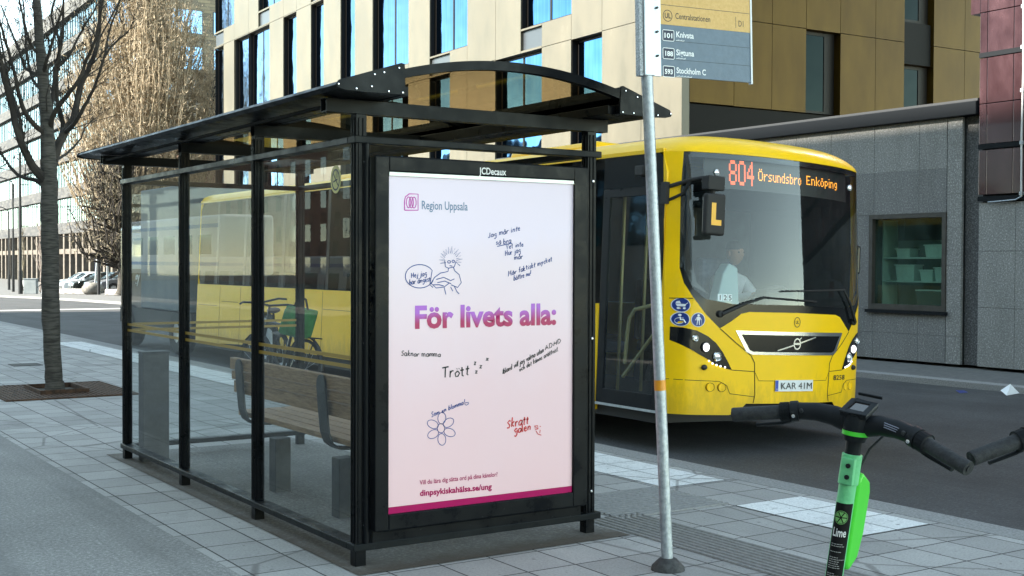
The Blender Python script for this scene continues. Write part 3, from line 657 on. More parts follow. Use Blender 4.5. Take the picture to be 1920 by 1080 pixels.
# ================================================================ E-SCOOTERS
M_sblk = black_metal('scooter_black', (.012,.014,.017), (.05,.05,.055), .42)
M_grip = noisy('grip_rubber', (.012,.013,.016), (.03,.032,.036), 60, .75, bs=.4)
M_lgrn = noisy('scooter_green_pale', (.09,.40,.17), (.15,.55,.25), 22, .45, lo=.28, hi=.5)
M_bgrn = principled('scooter_green_bright', (.06,.60,.03), .38); 
M_lab = black_metal('label_black', (.006,.006,.007), (.03,.03,.03), .35)
def scooter(label, loc, rz, lean, group):
    """local: stem along z, +x = right-hand grip seen from the rider side (-y)"""
    r = thing('electric_scooter', label, 'scooter', loc, rz, group); r.rotation_euler = (R(0), lean, rz); r.scale = (1.0,)*3
    rake = -.05    # stem leans back to the rider with height
    def S(z): return Vector((0, (.98-z)*rake*1.0, z))
    MB().tube([S(.16), S(.50), S(.92)], [.025,.024,.0235], 20, squash=1.25).build('stem', M_lgrn, r, smooth=True)
    mb = MB(); c = S(.945); mb.tube([S(.912), S(.998)], .0275, 20, squash=1.2); mb.box(-.010,.028,c.y-.044,c.y-.028,.918,.992)
    cl = mb.build('clamp', M_lgrn, r, smooth=True, bevel=.002)
    mb = MB()
    for z in (.94,.972): mb.lathe([(.007,0),(.007,-.004),(.003,-.005)], (.012, c.y-.044, z), 8, 'y')
    build_each(mb, 'bolt', M_sblk, cl)
    MB().tube([S(.998), S(1.04)], .0225, 18).build('neck', M_sblk, r, smooth=True)
    # console
    mb = MB(); mb.tube([S(1.035), S(1.06), S(1.09), S(1.118)], [.029,.035,.038,.036], 20, squash=1.15)
    co = mb.build('console', M_sblk, r, smooth=True)
    MB().tube([S(1.052), S(1.064)], .0365, 20, squash=1.15).build('green_ring', M_bgrn, co, smooth=True)
    T = S(1.126); TM = Matrix.Translation(T) @ Matrix.Rotation(R(20), 4, 'X') @ Matrix.Scale(.78, 4); mb = MB(); mb.M = TM
    mb.box(-.050,.050,-.055,.05,-.012,.004); mb.box(-.052,-.030,-.057,.052,.004,.011); mb.box(.030,.052,-.057,.052,.004,.011); mb.box(-.030,.030,.030,.052,.004,.011); mb.box(-.030,.030,-.057,-.030,.004,.011)
    mb.build('display_housing', M_sblk, co, bevel=.004)
    mb = MB(); mb.M = TM; mb.box(-.0295,.0295,-.0295,.0295,.004,.0065)
    mb.build('display', principled('scooter_display', (.03,.022,.02), .08, 0, coat=1), co)
    mb = MB(); mb.M = TM; mb.bar((-.035,.075,.02),(.055,.075,.02),.006,.01); mb.build('cable_guard', M_sblk, co)
    # handlebar: two arms, each a bent tapered tube
    y0 = S(1.10).y
    for s in (-1, 1):
        pts = [(s*.01,y0+.006,1.078),(s*.07,y0+.004,1.092),(s*.12,y0-.006,1.094),(s*.17,y0-.022,1.088),(s*.205,y0-.034,1.079)]
        MB().tube(pts, [.031,.029,.0265,.0245,.023], 16).build('bar', M_sblk, r, smooth=True)
        g0 = Vector((s*.205,y0-.034,1.079)); g1 = Vector((s*.345,y0-.082,1.046)); d = (g1-g0).normalized()
        gp = MB().tube([g0, g0+d*.012, g0+d*.013, g1-d*.004, g1], [.0235,.0235,.0205,.0205,.0195], 18); gp.tube([g1, g1+d*.003], .009, 12)
        gr_ = gp.build('grip', M_grip, r, smooth=True)
        c0 = g0 - d*.040
        MB().tube([c0, c0+d*.022], .030, 18).build('lever_clamp', M_sblk, r, smooth=True)
        mb = MB(); 
        for k in range(9): mb.tube([g0+d*(-.014+.003*k), g0+d*(-.014+.003*k+.0018)], .0285, 16)
        mb.build('twist_ring', M_sblk, r)
        mb = MB(); mb.lathe([(.0055,0),(.0055,-.003),(.002,-.004)], tuple(c0 + Vector((0,-.030,-.012))), 10, 'y'); mb.build('clamp_screw', M_screw, r)
        lv = [c0+Vector((0,.0,-.022)), c0+d*.05+Vector((0,.022,-.034)), c0+d*.13+Vector((0,.028,-.036))]
        MB().tube(lv, [.012,.011,.009], 10, squash=.6).build('brake_lever', M_sblk, r, smooth=True)
    for s in (-1, 1):
        h0 = Vector((s*.165,y0-.030,1.070)); mb = MB(); L = [h0, h0+Vector((-s*.05,.045,.004)), Vector((s*.06,y0+.06,1.06)), Vector((s*.025,y0+.05,1.01)), Vector((s*.012,S(.95).y+.035,.95))]
        mb.tube(L, .0035, 6); mb.build('brake_cable', M_grip, r, smooth=True)
        c1 = Vector((s*.150, y0-.044, 1.094)); mb = MB(); mb.lathe([(.007,.0),(.006,-.004),(.002,-.005)], tuple(c1), 8, 'y'); mb.build('plug', M_grip, r)
    # decal and plate on the right arm
    mb = MB(); p0 = Vector((.085,y0-.024,1.112)); 
    for k in range(3): mb.bar(p0+Vector((.004,-.006,-.004-.006*k)), p0+Vector((.048,-.010,-.010-.006*k)), .003, .002)
    mb.build('sticker', principled('sticker_grey', (.25,.27,.36), .5), r)
    # label on the stem
    yb = lambda z: S(z).y
    n = 10; mb = MB(); vs = []
    for z in (.24, .862):
        for k in range(n+1):
            t = R(-124 + 116*k/n); vs.append((math.cos(t)*.0257, yb(z)+math.sin(t)*.0257*1.24, z))
    mb.add(vs, [(k, k+1, n+2+k, n+1+k) for k in range(n)])
    lb = mb.build('label', M_lab, r, smooth=True)
    def lp(a, z, o=.0006):   # a: metres round the stem from its rider side
        t = R(-66) + a/.0275; rr = .0262 + o; return Vector((math.cos(t)*rr, yb(z)+math.sin(t)*rr*1.22, z))
    M_lw = principled('label_white', (.7,.7,.7), .5); M_lg = principled('label_green', (.14,.36,.10), .5)
    mb = MB(); cz = .822
    for k in range(6):
        a0 = R(60*k+5); a1 = R(60*k+55)
        mb.poly([lp(-.004+.003*math.cos((a0+a1)/2), cz+.003*math.sin((a0+a1)/2))] + [lp(-.004+.0165*math.cos(a0+(a1-a0)*j/4), cz+.0165*math.sin(a0+(a1-a0)*j/4)) for j in range(5)])
    for k in range(24):
        a0 = R(15*k); a1 = R(15*(k+1)); mb.poly([lp(-.004+q*math.cos(a), cz+q*math.sin(a)) for q, a in ((.0180,a0),(.0195,a0),(.0195,a1),(.0180,a1))])
    mb.build('slice_emblem', M_lg, lb)
    tt = flat_text('Lime', .034, M_lw, 'lettering', lb, (0,0,0), (1,0,0), (0,1,0), bold=.02, width=.038)
    for v in tt.data.vertices: v.co = lp(v.co.x - .022, .768 + v.co.y)
    mb = MB(); rn = random.Random(5)
    z = .745
    while z > .26:
        a = -.021; e = rn.uniform(.0, .020)
        while a < e:
            w_ = rn.uniform(.003,.008); mb.poly([lp(a,z), lp(a+w_,z), lp(a+w_,z+.0022), lp(a,z+.0022)]); a += w_ + .0015
        z -= rn.choice((.006,.006,.007,.016))
    mb.build('fine_print', principled('label_grey', (.28,.28,.28), .6), lb)
    # bright pod on the front of the stem
    mb = MB(); pr = [(.0,.925),(.028,.945),(.085,.912),(.098,.88),(.094,.76),(.075,.69),(.025,.660),(.0,.68)]
    vs = [(.014-.026, -1, 0)]; 
    mb.prism([(.027, yb(z)+.012+y*1.0, z) for y, z in pr], (-.054, 0, 0)); mb.build('phone_pod', M_bgrn, r, bevel=.010, seg=3)
    # deck, wheels, fender
    mb = MB(); mb.box(-.085,.085,-.72,.02,.09,.15); mb.build('deck', M_sblk, r, bevel=.012)
    MB().tube([(0,.09,.17),(0,.13,.12)], .03, 12).build('fork', M_sblk, r, smooth=True)
    for y in (.15,-.80):
        w = MB().lathe([(.085,-.022),(.108,-.024),(.115,0),(.108,.024),(.085,.022)], (0,y,.115), 28, 'x', cap=False).build('wheel', M_grip, r, smooth=True)
        MB().lathe([(.02,-.026),(.084,-.016),(.084,.016),(.02,.026)], (0,y,.115), 24, 'x').build('rim', M_sblk, w, smooth=True)
    mb = MB(); mb.tube([(0,-.66,.19),(0,-.74,.25),(0,-.84,.245),(0,-.92,.20)], .035, 10, squash=.3); mb.build('mudguard', M_lgrn, r, smooth=True)
    return r
scooter('green and black rental scooter with its whole handlebar in view at the lower right', (-.058,-3.068,.0), R(-72), R(7.1), 'rental scooters on the pavement')
LG = Matrix.Rotation(R(-40), 3, 'Z') @ Matrix.Rotation(R(-5), 3, 'Y') @ (Vector((-.345, -.09, 1.046)))
best = min((abs((at(1823, 862, d_) - LG).z), d_) for d_ in [2.4 + .01*k for k in range(120)])[1]
q_ = at(1823, 862, best) - LG
scooter('second rental scooter at the right edge with only one grip and brake lever in view', (q_.x, q_.y, 0), R(-40), R(-5), 'rental scooters on the pavement')
# ================================================================ YELLOW BUS
M_bus = principled('bus_yellow', (.90,.53,.005), .32, 0, coat=.12, spec=.22); nt, b = nodes(M_bus); v = coords(nt)
f = noise(nt, v, 3.5, 8, .7); c1 = ramp(nt, f, [(.3,(.90,.55,.007)),(.6,(.97,.58,.003))])
sx = N(nt, 'ShaderNodeSeparateXYZ'); nt.links.new(v, sx.inputs[0]); fg = noise(nt, coords(nt, (1,1,.35)), 9, 7, .75)
mg = N(nt, 'ShaderNodeMath'); mg.operation = 'MULTIPLY_ADD'; mg.inputs[1].default_value = -.9; nt.links.new(fg, mg.inputs[0]); nt.links.new(sx.outputs[2], mg.inputs[2])
c1 = mixc(nt, c1, (.20,.135,.035), ramp(nt, mg.outputs[0], [(-.12, g(.32)), (.22, g(0))]))
nt.links.new(c1, b.inputs['Base Color']); nt.links.new(ramp(nt, f, [(.3,g(.42)),(.7,g(.26))]), b.inputs['Roughness']); b.inputs['Coat Roughness'].default_value = .08
M_bblk = principled('bus_black', (.005,.006,.008), .16, 0, spec=.3)
M_bdark = noisy('bus_interior', (.018,.020,.023), (.035,.038,.042), 6, .7)
M_bglass = glass('bus_side_glass', (.16,.19,.20), .015, 0, 1.5, .5, (.2,.22,.24))
M_wglass = glass('windscreen_glass', (.84,.89,.89), .02, 0, 1.55, 1.15, (.3,.33,.35))
M_chrome = principled('chrome', (.75,.77,.8), .16, 1.0); M_seam = principled('panel_gap', (.06,.04,.004), .8)
M_rub = principled('bus_rubber', (.015,.015,.016), .7)
bus = thing('bus', 'yellow regional bus with a lit route display standing behind the shelter', 'bus', (4.19,2.46,-.13))
bus.rotation_euler = (0, R(2.5), 0)
BW, BL = 2.40, 12.2
def fy(u, z):
    s = abs((u - BW/2) / (BW/2)); s = min(s, 1.05)
    return .10 - .31*(1 - s**2.4) + max(0, z-1.35)*.07 + .10*max(0,(s-.86)/.14)**2
def patch(mb, outline, off=0.0, du=.06, dz=.2, mirror=False):
    for mm in ((0,1) if mirror else (0,)):
        bm = bmesh.new(); vs = [bm.verts.new(((BW-u) if mm else u, 0, z)) for u, z in outline]
        bm.faces.new(vs); bm.normal_update(); bmesh.ops.triangulate(bm, faces=bm.faces[:])
        us = [p[0] for p in outline]; 
        if mm: us = [BW-u for u in us]
        zs = [p[1] for p in outline]
        x = math.ceil(min(us)/du)*du
        while x < max(us):
            bmesh.ops.bisect_plane(bm, geom=bm.verts[:]+bm.edges[:]+bm.faces[:], plane_co=(x,0,0), plane_no=(1,0,0)); x += du
        z = math.ceil(min(zs)/dz)*dz
        while z < max(zs):
            bmesh.ops.bisect_plane(bm, geom=bm.verts[:]+bm.edges[:]+bm.faces[:], plane_co=(0,0,z), plane_no=(0,0,1)); z += dz
        bm.verts.index_update()
        mb.add([(q.co.x, fy(q.co.x, q.co.z)-off, q.co.z) for q in bm.verts], [[q.index for q in f_.verts] for f_ in bm.faces]); bm.free()
    return mb
def F(u, z, off=.0): return (u, fy(u,z)-off, z)
def fline(pts, w, mb, off=.003, sub=6):
    P_ = []
    for (a,b_),(c,d) in zip(pts, pts[1:]): P_ += [F(a+(c-a)*k/sub, b_+(d-b_)*k/sub, off) for k in range(sub)]
    P_.append(F(*pts[-1], off)); ribbon(mb, P_, w, (0,1,0))
ML = [(.105,2.63),(.085,2.3),(.075,1.62),(.10,1.49),(.16,1.37),(.27,1.225),(.39,1.11),(.49,1.175),(.58,1.243),(.66,1.262)]
MR = [(BW-u, z) for u, z in ML][::-1]
low = [(0.0,.36),(.50,.365),(.58,.385),(.66,.465),(BW-.66,.465),(BW-.58,.385),(BW-.50,.365),(BW,.36),(BW,2.63)] + MR + [(BW/2,1.268)] + ML[::-1] + [(0,2.63)]
low = [(0.0,.36),(.50,.365),(.58,.385),(.66,.465),(BW-.66,.465),(BW-.58,.385),(BW-.50,.365),(BW,.36),(BW,2.63)] + [(BW-u,z) for u,z in ML] + [(BW/2,1.268)] + ML[::-1] + [(0,2.63)]
patch(MB(), low).build('front_panel', M_bus, bus, smooth=True)
# black windscreen surround and glass
sur = [(BW-u,z) for u,z in ML[2:]] + [(BW/2,1.268)] + ML[2:][::-1] + [(.10,1.62),(.16,1.45),(.26,1.36),(.5,1.325),(BW/2,1.335),(BW-.5,1.325),(BW-.26,1.36),(BW-.16,1.45),(BW-.10,1.62)]
patch(MB(), sur, -.004).build('windscreen_surround', M_bblk, bus, smooth=True)
gl = [(.106,2.628),(.086,2.3),(.076,1.625),(.101,1.62),(.161,1.45),(.26,1.36),(.5,1.326),(BW/2,1.336),(BW-.5,1.326),(BW-.26,1.36),(BW-.161,1.45),(BW-.101,1.62),(BW-.076,1.625),(BW-.086,2.3),(BW-.106,2.628)]
patch(MB(), gl, -.002).build('windscreen', M_wglass, bus, smooth=True)
mb = MB()
for sgn in (0,1):
    P_ = [(.10,2.62),(.16,2.62),(.145,1.75),(.20,1.50),(.30,1.40),(.16,1.47),(.10,1.62)]
    patch(mb, [(BW-u,z) if sgn else (u,z) for u,z in P_], -.016)
patch(mb, [(.10,2.628),(.10,2.585),(BW-.10,2.585),(BW-.10,2.628)], -.014)
mb.build('windscreen_border', M_bblk, bus, smooth=True)
# hood and bumper seams
mb = MB()
for mir in (0,1):
    T_ = (lambda L: [(BW-u,z) for u,z in L]) if mir else (lambda L: L)
    fline(T_([(.39,1.11),(.54,.99),(.69,.885),(.73,.82),(.745,.54),(.73,.47)]), .008, mb); fline(T_([(0.02,1.355),(.16,1.362)]), .007, mb)
    fline(T_([(.505,.755),(.73,.745)]), .006, mb); fline(T_([(.01,.66),(.40,.655),(.47,.62),(.50,.55),(.74,.525)]), .005, mb); fline(T_([(.74,.735),(.78,.665),(1.2,.662)]), .004, mb)
mb.build('panel_seam', M_seam, bus)
# grille
go = [(.53,1.098),(BW-.53,1.098),(BW-.64,.915),(BW-.70,.892),(.70,.892),(.64,.915)]
gi = [(.585,1.066),(BW-.585,1.066),(BW-.675,.930),(BW-.71,.917),(.71,.917),(.675,.930)]
gr_ = patch(MB(), go, .006).build('grille', M_chrome, bus, smooth=True)
patch(MB(), gi, .0085).build('grille_panel', M_bblk, gr_, smooth=True)
mb = MB(); ribbon(mb, [F(1.2+.040*math.cos(t), .992+.046*math.sin(t), .013) for t in [2*math.pi*k/24 for k in range(25)]], .013, (0,1,0)); fline([(.965,.930),(1.165,.982)], .012, mb, .013); fline([(1.235,1.000),(1.44,1.056)], .012, mb, .013); fline([(1.228,1.03),(1.252,1.05)], .010, mb, .013)
mb.poly([F(1.158,.984,.0125),F(1.242,.984,.0125),F(1.242,1.002,.0125),F(1.158,1.002,.0125)])
mb.build('grille_emblem', M_chrome, gr_)
# UL emblem
mb = MB(); ribbon(mb, [F(1.2+.036*math.cos(t), 1.185+.043*math.sin(t), .003) for t in [2*math.pi*k/24 for k in range(25)]], .006, (0,1,0)); mb.build('operator_emblem', M_rub, bus)
flat_text('UL', .04, M_rub, 'lettering', bus, F(1.2,1.172,.003), (1,0,0), (0,0,1), bold=.02, align='CENTER', width=.042)
# headlights
HL = [(.03,1.11),(.10,1.108),(.20,1.085),(.29,1.04),(.36,.985),(.42,.91),(.475,.82),(.51,.755),(.44,.770),(.36,.800),(.28,.850),(.16,.92),(.03,.995)]
M_lens = principled('lamp_lens', (.85,.87,.9), .08, .6, emis=.0, coat=1); M_lit = principled('lamp_lit', (.9,.92,.95), .2, 0, emis=.35, emc=(.95,.97,1.0))
for mir in (0,1):
    q = (lambda u: BW-u) if mir else (lambda u: u)
    h = patch(MB(), [(q(u),z) for u,z in HL], .004).build('headlight', M_bblk, bus, smooth=True)
    for u,z,r_,m_ in ((.185,1.02,.024,M_lens),(.275,.945,.036,M_lit),(.375,.868,.033,M_lens)):
        uu = q(u); c = F(uu, z, .006)
        bz = MB().lathe([(r_*1.35,.002),(r_*1.15,-.012),(r_,-.004)], c, 20, 'y').build('lamp_bezel', M_chrome if m_ is M_lens else M_rub, h, smooth=True)
        MB().sphere((c[0], c[1]-.004, c[2]), r_, .014, r_).build('lamp', m_, h, smooth=True)
    mb = MB()
    for u,z in ((.305,.828),(.335,.808),(.37,.795),(.405,.786),(.445,.778)): c = F(q(u), z, .006); mb.sphere(c, .0085, .006, .0085, 8, 6)
    build_each(mb, 'daylight_lamp', M_lit, h)
    for u in (.325,.425):
        c = F(q(u), .603, .002); mb = MB().lathe([(.036,.003),(.036,-.003),(.033,-.003),(.031,.001)], c, 20, 'y')
        fo = mb.build('fog_lamp_cover', M_bus, bus, smooth=True); rg = MB(); ribbon(rg, [(c[0]+.037*math.cos(t), F(c[0]+.037*math.cos(t), .603, .004)[1], c[2]+.037*math.sin(t)) for t in [2*math.pi*k/24 for k in range(25)]], .004, (0,1,0)); rg.build('gap', M_seam, fo)
    c = F(q(.265), .772, .01); MB().sphere(c, .03, .02, .024).build('washer_nozzle', M_rub, bus, smooth=True)
# number plate
pl = patch(MB(), [(.955,.572),(1.425,.572),(1.425,.672),(.955,.672)], .012).build('number_plate', principled('plate_white', (.72,.74,.76), .4), bus)
patch(MB(), [(.957,.575),(.99,.575),(.99,.669),(.957,.669)], .0135).build('country_band', principled('plate_blue', (.01,.06,.42), .4), pl)
y_ = F(1.2,.62,.0145)[1]
flat_text('KAR 41M', .083, M_blackink, 'lettering', pl, (1.012, y_, .5925), (1,0,0), (0,0,1), bold=.0, width=.385)
flat_text('S', .022, M_white_ink, 'lettering', pl, (.968, F(.97,.6,.0145)[1], .582), (1,0,0), (0,0,1), bold=.01)
flat_text('8258', .062, M_rub, 'lettering', bus, F(1.74,.665,.006), (1,F(1.98,.68)[1]-F(1.74,.68)[1] and (F(1.98,.68)[1]-F(1.74,.68)[1])/.24,0), (0,0,1), bold=.012, width=.215)
# blue accessibility discs
M_blue = principled('sticker_blue', (.008,.035,.22), .4); M_ring = principled('sticker_white', (.75,.78,.82), .4)
def icon(u, z, kind):
    base = MB(); base.poly([F(u+.056*math.cos(t), z+.062*math.sin(t), .003) for t in [2*math.pi*k/24 for k in range(24)]]); st = base.build('access_sticker', M_ring, bus)
    mb = MB(); mb.poly([F(u+.051*math.cos(t), z+.057*math.sin(t), .0045) for t in [2*math.pi*k/24 for k in range(24)]]); mb.build('disc', M_blue, st)
    mb = MB(); I = lambda a, c_: F(u+a, z+c_, .006)
    L = lambda pts, w: ribbon(mb, [I(*p) for p in pts], w, (0,1,0))
    D = lambda a, c_, r_: mb.poly([I(a+r_*math.cos(t), c_+r_*math.sin(t)) for t in [2*math.pi*k/14 for k in range(14)]])
    if kind == 0:
        mb.poly([I(-.034,.012),I(-.03,.03),I(-.012,.036),I(-.004,.012)]); mb.poly([I(-.034,.009),I(.028,.009),I(.02,-.012),I(-.024,-.012)]); L([(.026,.01),(.038,.022)], .006); D(-.018,-.027,.009); D(.016,-.027,.009)
    elif kind == 1:
        D(-.008,.036,.010); L([(-.006,.022),(-.004,-.004),(.016,-.004),(.028,-.03)], .011); L([(-.004,.010),(.014,.010)], .006); L([(-.010+.024*math.cos(R(a)), -.014+.026*math.sin(R(a))) for a in range(70,350,20)], .006)
    else:
        D(0,.038,.010); mb.poly([I(-.012,.026),I(.012,.026),I(.014,-.005),I(-.014,-.005)]); L([(-.006,-.004),(-.010,-.045)], .009); L([(.006,-.004),(.010,-.045)], .009); L([(-.012,.022),(-.024,-.004)], .006); L([(.012,.022),(.024,.0)], .006); L([(.026,.0),(.03,-.045)], .003)
    mb.build('symbol', M_ring, st)
icon(.085,1.300,0); icon(.085,1.178,1); icon(.205,1.178,2)
# wipers
def wiper(pts, blade, nm='wiper'):
    mb = MB(); P_ = [Vector(F(*p, .03)) for p in pts]; mb.tube(P_, [.016,.012,.008][:len(P_)] if len(P_)==3 else .01, 8)
    mb.tube([F(blade[0][0]+(blade[1][0]-blade[0][0])*k/8, blade[0][1]+(blade[1][1]-blade[0][1])*k/8, .022) for k in range(9)], .008, 6)
    mb.lathe([(.034,.03),(.03,-.02),(.012,-.03)], F(*pts[0], .0), 14, 'y'); mb.build(nm, M_rub, bus, smooth=True)
wiper([(.385,1.235),(.60,1.335),(.80,1.395)], ((.78,1.395),(1.42,1.375))); wiper([(BW-.30,1.20),(BW-.44,1.38),(BW-.56,1.492)], ((1.0,1.455),(BW-.52,1.497)))
# windscreen cards 1 2 5 (number flags on the dashboard edge)
for k, ch in enumerate('125'):
    u = .372 + k*.044; cp = patch(MB(), [(u,1.350),(u+.038,1.350),(u+.038,1.408),(u,1.408)], -.012).build('number_card', M_ring, bus)
    flat_text(ch, .062, M_rub, 'lettering', cp, F(u+.004,1.356,-.009), (1,-.35,0), (0,0,1), bold=.02)
# destination display
M_led = principled('led_amber', (.9,.3,.02), .5, 0, emis=.26, emc=(1.0,.36,.03)); M_ledr = principled('led_red', (.9,.1,.05), .5, 0, emis=.26, emc=(1.0,.16,.045))
dp = patch(MB(), [(.30,2.33),(BW-.30,2.33),(BW-.30,2.60),(.30,2.60)], -.075).build('route_display', principled('display_black', (.006,.006,.007), .5), bus)
F57 = {'8':'.###.|#...#|#...#|.###.|#...#|#...#|.###.','0':'.###.|#...#|#...#|#...#|#...#|#...#|.###.','4':'...#.|..##.|.#.#.|#..#.|#####|...#.|...#.','O':'.###.|#...#|#...#|#...#|#...#|#...#|.###.','r':'....|....|#.##|##..|#...|#...|#...','s':'....|....|.###|#...|.##.|...#|###.','u':'....|....|#..#|#..#|#..#|#..#|.###','n':'....|....|###.|#..#|#..#|#..#|#..#','d':'...#|...#|.###|#..#|#..#|#..#|.###','b':'#...|#...|###.|#..#|#..#|#..#|###.','o':'....|....|.##.|#..#|#..#|#..#|.##.','E':'####|#...|#...|###.|#...|#...|####','k':'#...|#...|#..#|#.#.|##..|#.#.|#..#','p':'....|....|###.|#..#|#..#|###.|#...|#...','i':'#|.|#|#|#|#|#','g':'....|....|.###|#..#|#..#|.###|...#|.##.',' ':'...|...|...|...|...|...|...'}
def led(txt, u0, u1, ztop, h, mat, sx, sy, nm):
    cols = []; 
    for ch in txt:
        base = {'Ö':'O','ö':'o'}.get(ch, ch); rows = F57[base].split('|'); w = len(rows[0])
        for x in range(w): cols.append([(r_, 1) for r_ in range(len(rows)) if rows[r_][x] == '#'] + ([(-1.3 if ch=='Ö' else .4, 1)] if ch in 'Öö' and x in (1, w-2) else []))
        cols.append([])
    pu = (u1-u0)/(len(cols)-1); pz_ = h/7; mb = MB()
    for i, cl in enumerate(cols):
        for r_, _ in cl:
            for a in range(sx):
                for b_ in range(sy):
                    u = u0 + (i + (a+.5)/sx)*pu; z = ztop - (r_ + (b_+.5)/sy)*pz_; du = pu/sx*.40; dz = pz_/sy*.36
                    mb.poly([F(u-du,z-dz,-.072),F(u+du,z-dz,-.072),F(u+du,z+dz,-.072),F(u-du,z+dz,-.072)])
    mb.build(nm, mat, dp)
led('804', .525, .775, 2.585, .215, M_ledr, 2, 3, 'route_number'); led('Örsundsbro', .82, 1.34, 2.515, .092, M_led, 1, 1, 'destination'); led('Enköping', 1.41, 1.90, 2.52, .085, M_led, 1, 1, 'destination')
for u in (.36, BW-.36): c = F(u, 2.46, .0); MB().lathe([(.028,.0),(.028,-.012),(.012,-.02)], c, 16, 'y').build('marker_lamp', M_lens, bus, smooth=True)
# roof dome
def roof(a, b_):
    u = BW*a; s = abs(2*a-1); y0 = fy(u, 2.63); y = y0 + (BL - y0)*(b_**2.2 if b_ < 1 else 1); t = min(1, (y-y0)/.55); ft = (1-(1-t)**2.6)**.55
    sh_ = max(0, 1-s**5)**.62
    return (u, y, 2.63 + .178*ft*sh_ + (.02*ft if s < 1 else 0))
MB().grid(roof, 44, 40).build('roof', M_bus, bus, smooth=True)
for y0 in (2.0, 6.5): MB().box(.55,BW-.55,y0,y0+1.6,2.80,2.92).build('roof_unit', M_bus, bus, bevel=.05)
# sides
def side_poly(pts, x, th): return [(x, y, z) for y, z in pts], (th, 0, 0)
AX = (2.75, 9.1); WR = .52
def skirt(y0, y1, z0=.30, z1=1.28):
    pts = [(y0,z0)]
    for a in AX:
        if y0 < a < y1: pts += [(a + WR*math.cos(R(180-t)), .40 + WR*math.sin(R(180-t))) if .40+WR*math.sin(R(180-t))>z0 else (a + WR*math.cos(R(180-t)), z0) for t in range(0,181,15)]
    return pts + [(y1,z0),(y1,z1),(y0,z1)]
def yl(z): return fy(0, z)
M_bus_side = M_bus
MB().prism(*side_poly(skirt(1.125, BL-.02), 0, .03)).build('side_panel', M_bus, bus)
MB().prism(*side_poly(skirt(.20, BL-.02), BW-.03, .03)).build('side_panel', M_bus, bus)
ap = [(yl(z), z) for z in (.36,.8,1.3,1.8,2.3,2.63)]
MB().prism(*side_poly(ap + [(.29,2.63),(.235,2.45),(.235,.36)], 0.001, .028)).build('front_pillar', M_bus, bus)
MB().prism(*side_poly(ap + [(.29,2.63),(.235,2.45),(.235,.36)], BW-.03, .028)).build('front_pillar', M_bus, bus)
MB().box(.0005,.03,.29,BL-.02,2.625,2.66).build('cant_rail', M_bus, bus); MB().box(BW-.03,BW-.0005,.29,BL-.02,2.625,2.66).build('cant_rail', M_bus, bus)
wb = MB().prism(*side_poly([(1.125,1.285),(BL-.12,1.285),(BL-.05,1.4),(BL-.05,2.50),(BL-.16,2.62),(1.125,2.62)], .006, .008)).build('side_window_band', M_bglass, bus)
mb = MB()
for y in (2.6,4.1,5.6,7.1,8.6,10.1,11.3): mb.box(.002,.02,y-.045,y+.045,1.285,2.62)
mb.box(.002,.02,1.125,BL-.05,1.262,1.2845); mb.build('window_pillar', M_bblk, bus)
MB().prism(*side_poly([(.24,1.285),(BL-.12,1.285),(BL-.05,1.4),(BL-.05,2.50),(BL-.16,2.62),(.30,2.62)], BW-.014, .008)).build('side_window_band', M_bglass, bus)
tp = MB().prism(*side_poly([(.245,2.335),(1.124,2.335),(1.124,2.622),(.34,2.622),(.30,2.595),(.245,2.47)], .004, .012)).build('header_glass', M_bblk, bus)
cm = MB().box(-.05,.0,.50,.62,2.43,2.52).build('side_camera', M_rub, bus, bevel=.01)
# door
mb = MB(); d0, d1, z0, z1 = .245, 1.118, .375, 2.33
mb.box(0,.03,d0,d0+.075,z0,z1); mb.box(0,.03,d1-.095,d1,z0,z1); mb.box(0,.03,d0+.075,d1-.095,z0,z0+.13); mb.box(0,.03,d0+.075,d1-.095,z1-.075,z1)
dr = mb.build('entrance_door', black_metal('door_black', (.012,.014,.018), (.03,.032,.036), .35), bus, bevel=.004)
M_dglass = glass('door_glass', (.80,.85,.86), .03, 0, 1.5, 1.15, (.3,.33,.35))
MB().box(.012,.018,d0+.075,d1-.095,z0+.13,z1-.075).build('door_glass', M_dglass, dr)
MB().box(-.012,.03,d0,d1,.352,.373).build('door_sill', M_alu, dr)
M_rail = principled('handrail_yellow', (.55,.45,.20), .4)
def rod(pts, r=.017, par=bus, nm='handrail'): return MB().tube(pts, r, 10).build(nm, M_rail, par, smooth=True)
rod([(.12,.86,.74),(.12,.84,1.02),(.12,.82,1.16),(.12,.74,1.24),(.12,.42,1.30)]); rod([(.12,.88,.62),(.12,.35,1.14)]); rod([(.12,.38,.60),(.12,.38,1.9)])
# seams, flap and handle on the side
mb = MB()
for y in (3.7,4.6,5.5,6.3,7.2,8.0,10.2,11.1): mb.box(-.0015,.004,y-.004,y+.004,.31,1.26)
for y0,y1 in ((6.32,7.18),(10.3,11.0)): mb.box(-.0015,.004,y0,y1,1.02,1.026)
mb.box(-.0015,.004,11.2,12.1,.94,.946); mb.build('panel_seam', M_seam, bus)
MB().box(-.004,.004,5.86,5.98,.50,.66).build('flap_handle', principled('handle_grey', (.08,.09,.11), .4), bus, bevel=.003)
MB().box(.03,BW-.03,.3,BL-.06,.26,.35).build('underframe', M_rub, bus)
MB().box(0,BW,BL-.06,BL,.34,2.62).build('rear_panel', M_bus, bus, bevel=.04)
for x in (.16, BW-.16):
    for y in AX:
        w = MB().lathe([(.22,-.13),(.42,-.14),(.46,-.09),(.46,.09),(.42,.14),(.22,.13)], (x,y,.46), 32, 'x', cap=False).build('wheel', M_rub, bus, smooth=True)
        MB().lathe([(.05,-.10),(.12,-.11),(.22,-.125),(.23,0),(.22,.125),(.12,.1)], (x,y,.46), 28, 'x').build('rim', M_galv, w, smooth=True)
